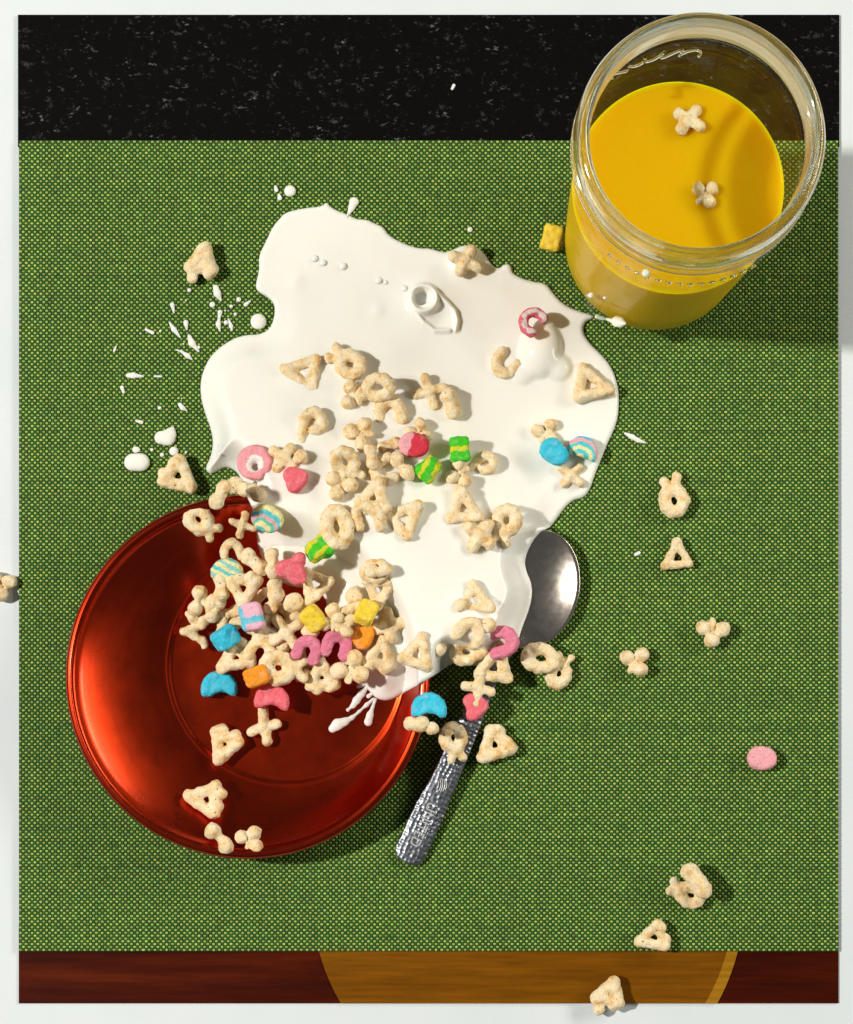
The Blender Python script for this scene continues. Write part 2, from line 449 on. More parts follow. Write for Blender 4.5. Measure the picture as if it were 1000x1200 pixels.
def bowl_t(x, y):
    """wall parameter: <0 floor, 0..1 wall, >1 outside"""
    p = np.stack([np.asarray(x, float), np.asarray(y, float)], -1)
    lo = np.zeros(p.shape[:-1]); hi = np.ones(p.shape[:-1])
    f = lambda t: np.hypot(p[..., 0] - (c0[0] + (c1[0] - c0[0]) * t), p[..., 1] - (c0[1] + (c1[1] - c0[1]) * t)) - (r0 + (r1 - r0) * t)
    inside0 = f(lo) < 0; out1 = f(hi) > 0
    for _ in range(24):
        m = (lo + hi) / 2; s = f(m) > 0
        lo = np.where(s, m, lo); hi = np.where(s, hi, m)
    return np.where(inside0, -1.0, np.where(out1, 2.0, (lo + hi) / 2))
def rim_dist(x, y): return np.hypot(x - c1[0], y - c1[1]) - r1

# ------------------------------------------------------------------ spoon
sp_c = np.array(at(622, 690, 0.004)[:2]); SA = 70 / 3000.0; SB = 56 / 3000.0
sang = math.radians(65.5); sdir = np.array([math.cos(sang), math.sin(sang)]); snor = np.array([-sdir[1], sdir[0]])
ZS = 0.0052
def spoon_e(x, y):
    dx = x - sp_c[0]; dy = y - sp_c[1]
    return np.sqrt(((dx * sdir[0] + dy * sdir[1]) / SA) ** 2 + ((dx * snor[0] + dy * snor[1]) / SB) ** 2)
def spoon_z(e): return 0.0009 + (ZS - 0.0009) * e ** 2.2
HD_D = [SA * 0.93, SA + 0.006, SA + 0.016, SA + 0.032, SA + 0.050, SA + 0.068, SA + 0.080, SA + 0.0938]
HD_W = [0.0050, 0.0036, 0.0032, 0.0042, 0.0052, 0.0059, 0.0062, 0.0062]; HD_Z = [0.0052, 0.0062, 0.0066, 0.0064, 0.0056, 0.0044, 0.0034, 0.0024]
def handle_z(x, y):
    dx = x - sp_c[0]; dy = y - sp_c[1]; d = -(dx * sdir[0] + dy * sdir[1]); w = np.abs(dx * snor[0] + dy * snor[1])
    return np.where((d > HD_D[0]) & (d < HD_D[-1]) & (w < np.interp(d, HD_D, HD_W) + 0.0035), np.interp(d, HD_D, HD_Z), 0.0)
sroot = empty('spoon', (sp_c[0], sp_c[1], 0), sang - math.pi / 2)
tag(sroot, 'steel spoon with hammered handle lying half under the milk', 'spoon')
V = []; F = []; n = 72
rings = [(e, spoon_z(e)) for e in np.linspace(0.02, 1.0, 14)] + [(1.02, ZS - 0.0003)] + [(e, max(spoon_z(e) - 0.0009, 0.0001)) for e in np.linspace(1.0, 0.02, 10)]
for (e, z) in rings:
    for i in range(n):
        a = 2 * math.pi * i / n
        yy = SA * e * math.sin(a); xx = SB * e * math.cos(a) * (1 - 0.08 * math.sin(a))
        V.append((xx, yy, z))
for k in range(len(rings) - 1):
    for i in range(n):
        j = (i + 1) % n; F.append((k * n + i, k * n + j, (k + 1) * n + j, (k + 1) * n + i))
link('spoon_bowl', mesh_np('spoon_bowl', V, F), M['steel'], sroot)
# handle stations: distance along -y, half width, top z
hs = [(SA * 0.93, 0.0050, 0.0052), (SA + 0.006, 0.0036, 0.0062), (SA + 0.016, 0.0032, 0.0066), (SA + 0.032, 0.0042, 0.0064), (SA + 0.050, 0.0052, 0.0056),
      (SA + 0.068, 0.0059, 0.0044), (SA + 0.080, 0.0062, 0.0034), (SA + 0.0895, 0.0062, 0.0027), (SA + 0.0925, 0.0052, 0.0025), (SA + 0.0938, 0.0030, 0.0024)]
hd = np.array(hs); dd = np.concatenate([np.linspace(hd[0, 0], hd[7, 0], 40), np.linspace(hd[7, 0], hd[-1, 0], 10)[1:]])
V = []; F = []; na = 13
for d in dd:
    w = np.interp(d, hd[:, 0], hd[:, 1]); zt = np.interp(d, hd[:, 0], hd[:, 2])
    for u in np.linspace(-1, 1, na): V.append((u * w, -d, zt - 0.0005 * abs(u) ** 4 + 0.0002 * (1 - u * u)))
    for u in np.linspace(1, -1, na): V.append((u * w, -d, zt - 0.0014))
m2 = 2 * na
for k in range(len(dd) - 1):
    for i in range(m2):
        j = (i + 1) % m2; F.append((k * m2 + i, (k + 1) * m2 + i, (k + 1) * m2 + j, k * m2 + j))
for k in (0, len(dd) - 1):
    for i in range(na - 1):
        q = (k * m2 + i, k * m2 + i + 1, k * m2 + m2 - 2 - i, k * m2 + m2 - 1 - i); F.append(q if k == 0 else q[::-1])
hobj = link('handle', mesh_np('handle', V, F), M['hammered'], sroot)
def text_mesh(name, s, size, extr):
    cu = bpy.data.curves.new(name, 'FONT'); cu.body = s; cu.size = size; cu.extrude = extr; cu.align_x = 'CENTER'; cu.align_y = 'CENTER'
    t = bpy.data.objects.new(name, cu); COL.objects.link(t)
    bpy.context.view_layer.update()
    me = bpy.data.meshes.new_from_object(t.evaluated_get(bpy.context.evaluated_depsgraph_get()))
    bpy.data.objects.remove(t); bpy.data.curves.remove(cu)
    return me
plate_steel = m_plain('lettering_steel', (0.62, 0.64, 0.62), 0.45, Metallic=0.6)
def on_handle(d, x=0.0): return (x, -d, float(np.interp(d, hd[:, 0], hd[:, 2])) + 0.0003)
tm = text_mesh('lettering', 'UNITED', 0.0060, 0.00030)
tob = link('lettering', tm, plate_steel, hobj, smooth=False)
tob.location = on_handle(SA + 0.0775); tob.rotation_euler = (0, math.radians(4.3), -math.pi / 2)
tob.scale = (0.86, 1, 1)
for i, xx in enumerate((-0.0016, -0.0008, 0.0, 0.0008, 0.0016)):        # globe emblem of curved strokes above the lettering
    V = []; F = []; hgt = 0.0026 * math.sqrt(max(0.05, 1 - (xx / 0.0022) ** 2))
    for k, u in enumerate(np.linspace(-1, 1, 9)):
        bx = xx + 0.0007 * (1 - u * u) * (1 if i % 2 else 0.8); by = u * hgt
        V += [(bx - 0.00016, by, 0), (bx + 0.00016, by, 0), (bx + 0.00016, by, 0.0003), (bx - 0.00016, by, 0.0003)]
    for k in range(8):
        for q in range(4):
            l = (q + 1) % 4; F.append((4 * k + q, 4 * k + l, 4 * k + 4 + l, 4 * k + 4 + q))
    em = link('emblem_stroke', mesh_np('emblem_stroke', V, F), plate_steel, hobj)
    em.location = on_handle(SA + 0.0605); em.rotation_euler = (math.radians(4), 0, math.radians(20))

# ------------------------------------------------------------------ milk: a draped sheet built from a distance field
OUT = [(333,250),(345,246),(362,243),(377,242),(383,236),(387,242),(398,248),(410,252),(418,257),(430,257),(440,262),(450,266),(455,275),(470,284),
 (490,291),(505,291),(520,296),(528,294),(540,288),(552,287),(562,291),(570,300),(577,311),(585,315),(590,310),(596,309),(600,312),(601,320),
 (612,326),(625,330),(641,332),(650,345),(663,358),(680,365),(695,369),(697,373),(686,377),(683,389),(692,403),(705,415),(717,430),(724,450),(726,470),
 (724,492),(718,508),(712,520),(706,535),(697,557),(692,573),(684,584),(672,586),(661,596),(650,612),(643,620),(632,625),(622,638),(615,655),
 (616,668),(623,683),(624,698),(620,715),(612,735),(608,748),(600,768),(585,780),(560,782),(536,776),(525,780),(510,793),(497,801),(479,809),
 (466,818),(453,822),(441,819),(432,809),(424,800),(412,782),(402,760),(392,738),(384,718),(382,700),(368,690),(335,688),(312,666),(304,648),
 (302,630),(302,606),(295,590),(286,573),(281,557),(272,549),(264,547),(252,554),(246,556),(240,549),(247,536),(250,519),(247,502),
 (241,487),(235,465),(235,445),(240,430),(247,417),(260,405),(275,396),(290,392),(305,392),(317,385),(322,370),(322,357),(315,349),(302,342),
 (299,335),(304,317),(303,302),(307,292),(312,282),(320,265),(327,257)]
P = np.array([at(a, b, 0)[:2] for a, b in OUT])
for _ in range(2):
    Q = np.roll(P, -1, 0); P = np.stack([0.75 * P + 0.25 * Q, 0.25 * P + 0.75 * Q], 1).reshape(-1, 2)
HS = 0.00042
gx0, gy0 = P.min(0) - 0.002; gx1, gy1 = P.max(0) + 0.002
gxs = np.arange(gx0, gx1, HS); gys = np.arange(gy0, gy1, HS)
GX, GY = np.meshgrid(gxs, gys, indexing='ij')
def poly_sd(X, Y, P):
    sh = X.shape; p = np.stack([X.ravel(), Y.ravel()], 1).astype(np.float32)
    best = np.full(len(p), 1e9, np.float32); ins = np.zeros(len(p), bool)
    A = P.astype(np.float32); B = np.roll(P, -1, 0).astype(np.float32)
    for a, b in zip(A, B):
        e = b - a; w = p - a
        t = np.clip((w @ e) / (e @ e + 1e-20), 0, 1)
        d = w - t[:, None] * e
        best = np.minimum(best, (d * d).sum(1))
        c = (a[1] <= p[:, 1]) != (b[1] <= p[:, 1])
        if c.any() and b[1] != a[1]:
            xi = a[0] + (p[:, 1] - a[1]) / (b[1] - a[1]) * e[0]
            ins ^= c & (p[:, 0] < xi)
    return (np.sqrt(best) * np.where(ins, 1, -1)).reshape(sh)      # positive inside
SD = poly_sd(GX, GY, P)
def base_under(x, y):
    """height of what lies under (bowl, spoon, mat)"""
    t = bowl_t(x, y)
    zb = np.where(t < 0, ZF - 0.0006, np.where(t <= 1, wall_z(np.clip(t, 0, 1)), 0))
    d = rim_dist(x, y)
    zb = np.where(t > 1, (ZR + 0.0006) * (1 - sstep(0.0024, 0.0030, d)), zb)
    e = spoon_e(x, y)
    zs = np.where(e < 1.02, spoon_z(np.clip(e, 0, 1)), 0)
    return np.maximum(np.maximum(zb, zs), handle_z(x, y))
def milk_base(x, y, sd):
    t = bowl_t(x, y); d = rim_dist(x, y)
    hin = 0.0085 + (ZR + 0.0009 - 0.0085) * sstep(-0.15, 1.0, np.clip(t, -0.15, 1.0))
    hout = (ZR + 0.0009) * (1 - sstep(0.0, 0.082, d)) ** 1.0
    b = np.where(d > 0, hout, hin)
    e = spoon_e(x, y)
    b = np.maximum(b, 0.0052 * (1 - sstep(0.95, 1.5, e)))
    s0 = np.where(d > -0.002, (ZR + 0.0016) * (1 - sstep(0.003, 0.009, d)), np.where(t < 0, ZF - 0.0006, wall_z(np.clip(t, 0, 1))))
    s0 = np.maximum(s0, np.where(e < 1.12, spoon_z(np.clip(e, 0, 1)) * (1 - sstep(1.02, 1.12, e)), 0))
    w = sstep(0.0, 0.011, sd)
    return s0 * (1 - w) + b * w
TH = 0.0019
def milk_profile(sd):
    q = np.clip(sd / 0.0021, 0, 1)
    return TH * np.sqrt(np.clip(1 - (1 - q) ** 2, 0, 1)) + 0.0004 * sstep(0.002, 0.012, sd)
MB = milk_base(GX, GY, SD)
lump = 0.00022 * (np.sin(GX * 210 + 1.3) * np.sin(GY * 170 + 0.4) + 0.6 * np.sin(GX * 90 - GY * 140))
MT = MB + milk_profile(SD) + lump * sstep(0.002, 0.01, SD)
def gauss(px, py, r, h, asp=1.0, ang=0.0):
    X, Y, _ = at(px, py, 0); r = r / 3000.0
    ca, sa = math.cos(math.radians(ang)), math.sin(math.radians(ang))
    u = (GX - X) * ca + (GY - Y) * sa; v = -(GX - X) * sa + (GY - Y) * ca
    return h * np.exp(-((u / r) ** 2 + (v / (r / asp)) ** 2))
def dome(px, py, r, h, asp=1.0, ang=0.0):
    X, Y, _ = at(px, py, 0); r = r / 3000.0
    ca, sa = math.cos(math.radians(ang)), math.sin(math.radians(ang))
    u = (GX - X) * ca + (GY - Y) * sa; v = -(GX - X) * sa + (GY - Y) * ca
    return h * np.sqrt(np.clip(1 - (u / r) ** 2 - (v / (r / asp)) ** 2, 0, 1))
bumps = gauss(547, 303, 18, 0.0024, 1.3) + gauss(348, 331, 9, 0.0006) + gauss(443, 365, 8, 0.0006)
_d = [dome(633, 411, 34, 0.0052, 1.35, 80), dome(655, 432, 15, 0.0030), dome(613, 438, 14, 0.0022)]
egg = sum(d_ ** 3 for d_ in _d) ** (1 / 3.0)
for _ in range(10): egg = (egg + np.roll(egg, 1, 0) + np.roll(egg, -1, 0) + np.roll(egg, 1, 1) + np.roll(egg, -1, 1)) / 5
k_ = 0.0012; bumps = bumps + np.maximum(egg - 0.0002, 0) + gauss(634, 418, 36, 0.0014)
# splash crown: a ridge round a pit, with two arms running off it
def ring(px, py, r, w, h, a0=None, a1=None):
    X, Y, _ = at(px, py, 0)
    d = np.hypot(GX - X, GY - Y) - r / 3000.0
    k = h * np.exp(-(d / (w / 3000.0)) ** 2)
    return k
def stroke(pts, w, h):
    o_ = np.zeros_like(GX)
    Q = np.array([at(a, b, 0)[:2] for a, b in pts])
    for a, b in zip(Q[:-1], Q[1:]):
        e = b - a; t = np.clip(((GX - a[0]) * e[0] + (GY - a[1]) * e[1]) / (e @ e), 0, 1)
        d = np.hypot(GX - a[0] - t * e[0], GY - a[1] - t * e[1])
        o_ = np.maximum(o_, h * np.exp(-(d / (w / 3000.0)) ** 2))
    return o_
crown = ring(497, 353, 15, 3.4, 0.0036)
crown = np.maximum(crown, stroke([(511, 345), (522, 355), (533, 366), (536, 378), (534, 388)], 2.6, 0.0026))
crown = np.maximum(crown, stroke([(485, 366), (497, 380), (510, 389), (527, 389)], 2.4, 0.0022))
_pit = np.hypot(GX - at(494, 350)[0], GY - at(494, 350)[1]) * 3000
crown = crown - gauss(516, 373, 13, 0.0010)
bumps = bumps + crown
MT = MT + (bumps + gauss(500, 357, 26, 0.0020)) * sstep(0.0005, 0.004, SD)
MT = MT + (MB + 0.0003 - MT) * (1 - sstep(7.0, 10.5, _pit))

def grid_sample(A, x, y):
    fx = np.clip((x - gx0) / HS, 0, A.shape[0] - 1.001); fy = np.clip((y - gy0) / HS, 0, A.shape[1] - 1.001)
    i = np.floor(fx).astype(int); j = np.floor(fy).astype(int); u = fx - i; v = fy - j
    return A[i, j] * (1 - u) * (1 - v) + A[i + 1, j] * u * (1 - v) + A[i, j + 1] * (1 - u) * v + A[i + 1, j + 1] * u * v
def on_milk(x, y):
    return gx0 < x < gx1 - HS and gy0 < y < gy1 - HS and float(grid_sample(SD, x, y)) > 0.0006
JC = np.array(at(764, 289, 0)[:2])
def surf(x, y):
    if x > at(22, 0)[0] and x < at(983, 0)[0]:
        z = 0.0 if (MY0 < y < MY1) else (ZG if y >= MY1 else ZD)
    else: z = ZB
    if y < at(0, 1176)[1]: z = ZB
    z = max(z, float(base_under(np.array(x), np.array(y)))) if z == 0.0 else z
    if on_milk(x, y): z = max(z, float(grid_sample(MT, x, y)))
    return z
def hit(px, py, lift=0.0):
    z = 0.0
    for _ in range(12):
        x, y, _z = at(px, py, z + lift); z = 0.5 * z + 0.5 * surf(x, y)
    x, y, _z = at(px, py, z + lift)
    return x, y, surf(x, y)

# ------------------------------------------------------------------ cereal shapes
random.seed(11)
def shape_prims(kind, rnd):
    J = lambda s=0.45: rnd.uniform(-s, s)
    C = []                                                  # capsules (ax,ay,az,bx,by,bz,ra,rb)
    def cap(a, b, ra, rb=None, za=0.0, zb_=0.0): C.append((a[0] + J(), a[1] + J(), za + J(.3), b[0] + J(.3), b[1] + J(.3), zb_ + J(.3), ra + J(.15), (rb or ra) + J(.15)))
    def ball(p, r): C.append((p[0] + J(), p[1] + J(), J(.3), p[0] + J(.3), p[1] + J(.3), J(.3), r + J(.15), r))
    def loop(cx_, cy_, a, b, r, a0=0, a1=360, n=10):
        A = [math.radians(a0 + (a1 - a0) * k / n) for k in range(n + 1)]
        pts = [(cx_ + a * math.cos(t) + J(.2), cy_ + b * math.sin(t) + J(.2)) for t in A]
        if a1 - a0 >= 360: pts[-1] = pts[0]
        for p, q in zip(pts[:-1], pts[1:]): C.append((p[0], p[1], 0, q[0], q[1], 0, r + J(.1), r + J(.1)))
    if kind == 'tri':
        a, l, r = (0 + J(.6), 5.3), (-4.5, -3.4), (4.5, -3.2)
        cap(a, l, 1.95); cap(l, r, 1.95); cap(r, a, 1.95); ball((-2.4, -4.8), 1.9); ball((2.5, -4.9), 1.9)
    elif kind == 'triloop':
        a, l, r = (0 + J(.6), 5.3), (-4.6, -4.0), (4.6, -3.8)
        cap(a, l, 1.7); cap(l, r, 1.7); cap(r, a, 1.7)
    elif kind == 'fish':
        loop(0, 1.6, 3.4, 4.1, 2.15); cap((0, -2.8), (-2.4, -6.6), 1.6, 1.7); cap((0, -2.8), (2.5, -6.2), 1.6, 1.7)
    elif kind == 'ring': loop(0, 0, 3.5, 5.2, 2.25)
    elif kind == 'clover':
        ball((0, 3.5), 2.75); ball((-3.5, -1.2), 2.7); ball((3.4, -1.1), 2.75); cap((0, 0), (0.5, -4.0), 1.1, 1.2)
    elif kind == 'cross':
        for p in ((-4.2, 3.9), (4.3, 3.6), (-4.0, -3.9), (4.2, -4.2)): cap((0, 0), p, 1.8, 2.0)
    elif kind == 'bone':
        for p in ((-3.2, 3.4), (3.6, 3.4), (-2.9, -3.7), (3.0, -3.5)): cap((0, 0), p, 2.3, 2.3)
    elif kind == 'plus':
        for p in ((0, 6.0), (-5.0, -1.6), (4.6, 0.8), (0.6, -5.6)): cap((0, 0), p, 1.75, 1.95)
    elif kind == 'arc': loop(0, -1.5, 4.0, 5.4, 1.95, -15, 195, 9)
    elif kind == 'hook': loop(0.2, 1.5, 3.2, 3.4, 1.8, -80, 180, 9); cap((-3.0, 1.5), (-2.6, -5.6), 1.8, 1.6)
    elif kind == 'zig':
        q = [(-8.6, -3.0), (-6.4, -1.2), (-4.0, 2.6), (-1.4, -4.2), (2.4, 3.0), (4.6, 4.2)]
        for a, b in zip(q[:-1], q[1:]): cap(a, b, 1.55)
        cap((-6.4, -1.2), (-8.2, 0.8), 1.4)
    elif kind == 'peanut': ball((0, 2.9), 2.55); ball((J(.8), 0), 2.1); ball((0, -2.8), 2.6)
    elif kind == 'trio': ball((0, 4.1), 2.3); ball((0.7, 0.4), 2.75); ball((-0.3, -3.7), 2.3)
    elif kind == 'pair': ball((0, 3.4), 2.9); ball((0, -3.2), 2.85); cap((0, 3), (0, -3), 1.5)
    elif kind == 'ball': ball((0, 0.3), 2.9); ball((0.6, -0.9), 2.3)
    elif kind == 'slab': cap((0, 3.8), (0, -3.8), 2.9, 2.7); cap((0.8, 3.2), (0.8, -3.4), 2.3)
    elif kind == 'bell':                                     # loop with one foot and a shoulder knob
        a, l, r = (0.4, 5.2), (-3.9, -2.2), (4.1, -1.8)
        cap(a, l, 2.15); cap(l, r, 2.05); cap(r, a, 2.15); cap((-2.8, -2.6), (-2.2, -6.0), 2.0, 2.1); cap((2.8, -2.2), (3.0, -3.6), 2.0)
    return C
def grid3(lo, hi, h):
    ax = [np.arange(lo[k], hi[k] + h, h) for k in range(3)]
    return np.meshgrid(*ax, indexing='ij')
def capsule_field(X, Y, Z, C, k=0.9):
    f = None
    for (ax, ay, az, bx, by, bz, ra, rb) in C:
        ex, ey, ez = bx - ax, by - ay, bz - az; L = ex * ex + ey * ey + ez * ez + 1e-9
        t = np.clip(((X - ax) * ex + (Y - ay) * ey + (Z - az) * ez) / L, 0, 1)
        d = np.sqrt((X - ax - t * ex) ** 2 + (Y - ay - t * ey) ** 2 + (Z - az - t * ez) ** 2) - (ra + (rb - ra) * t)
        f = d if f is None else smin(f, d, k)
    return f
def wobble(X, Y, Z, rnd, amp, freqs):
    s = 0
    for fq, w in freqs:
        a, b, c = (rnd.uniform(0, 6.28) for _ in range(3)); p = rnd.uniform(.8, 1.2)
        s = s + w * np.sin(X * fq * p + a + 0.7 * np.sin(Y * fq * .8)) * np.sin(Y * fq + b) * np.sin(Z * fq * 1.1 + c)
    return amp * s
def oat_mesh(kind, seed, bend=0.0):
    rnd = random.Random(seed)
    C = shape_prims(kind, rnd)
    A = np.array(C); lo = np.minimum(A[:, :3], A[:, 3:6]).min(0) - 3.6; hi = np.maximum(A[:, :3], A[:, 3:6]).max(0) + 3.6
    h = 0.46
    X, Y, Z = grid3(lo, hi, h)
    Zb = Z - bend * (X * X + Y * Y) * 0.02 + 0.05 * rnd.uniform(-1, 1) * X * Y * 0.3
    f = capsule_field(X, Y, Zb * 0.96, C, 0.6 if kind in ('clover', 'pair') else 0.9) + wobble(X, Y, Z, rnd, 1.0, [(0.9, 0.34), (1.8, 0.20), (3.2, 0.10)])
    V, F = surface_nets(f, lo, h)
    V[:, 2] -= V[:, 2].min(); V[:, :2] -= (V[:, :2].max(0) + V[:, :2].min(0)) / 2
    return V * 0.001, F

MILK_Z_CUT = {}
def place(o, px, py, ang, size, lift, tx, ty, V):
    top = float(V[:, 2].max()) * size
    x, y, s = hit(px, py, top * 0.5 + lift * 0.001)
    milk = on_milk(x, y)
    zsc = 1.0
    if milk and lift < 0:                       # sunk into the milk: rests just above the bed, the top barely breaks the surface
        depth = min(0.0014, s); keep = max(top + lift * 0.001 + depth, 0.0018)
        zsc = keep / top; z = s - depth
    else: z = s + lift * 0.001 - (0.0009 if milk and lift < 2 else 0.0)
    o.location = (x, y, z + (abs(math.sin(math.radians(tx))) + abs(math.sin(math.radians(ty)))) * 0.0045 * size)
    o.rotation_euler = (math.radians(tx), math.radians(ty), math.radians(ang - 90)); o.rotation_mode = 'XYZ'
    o.scale = (size, size, size * zsc)
    return milk, x, y

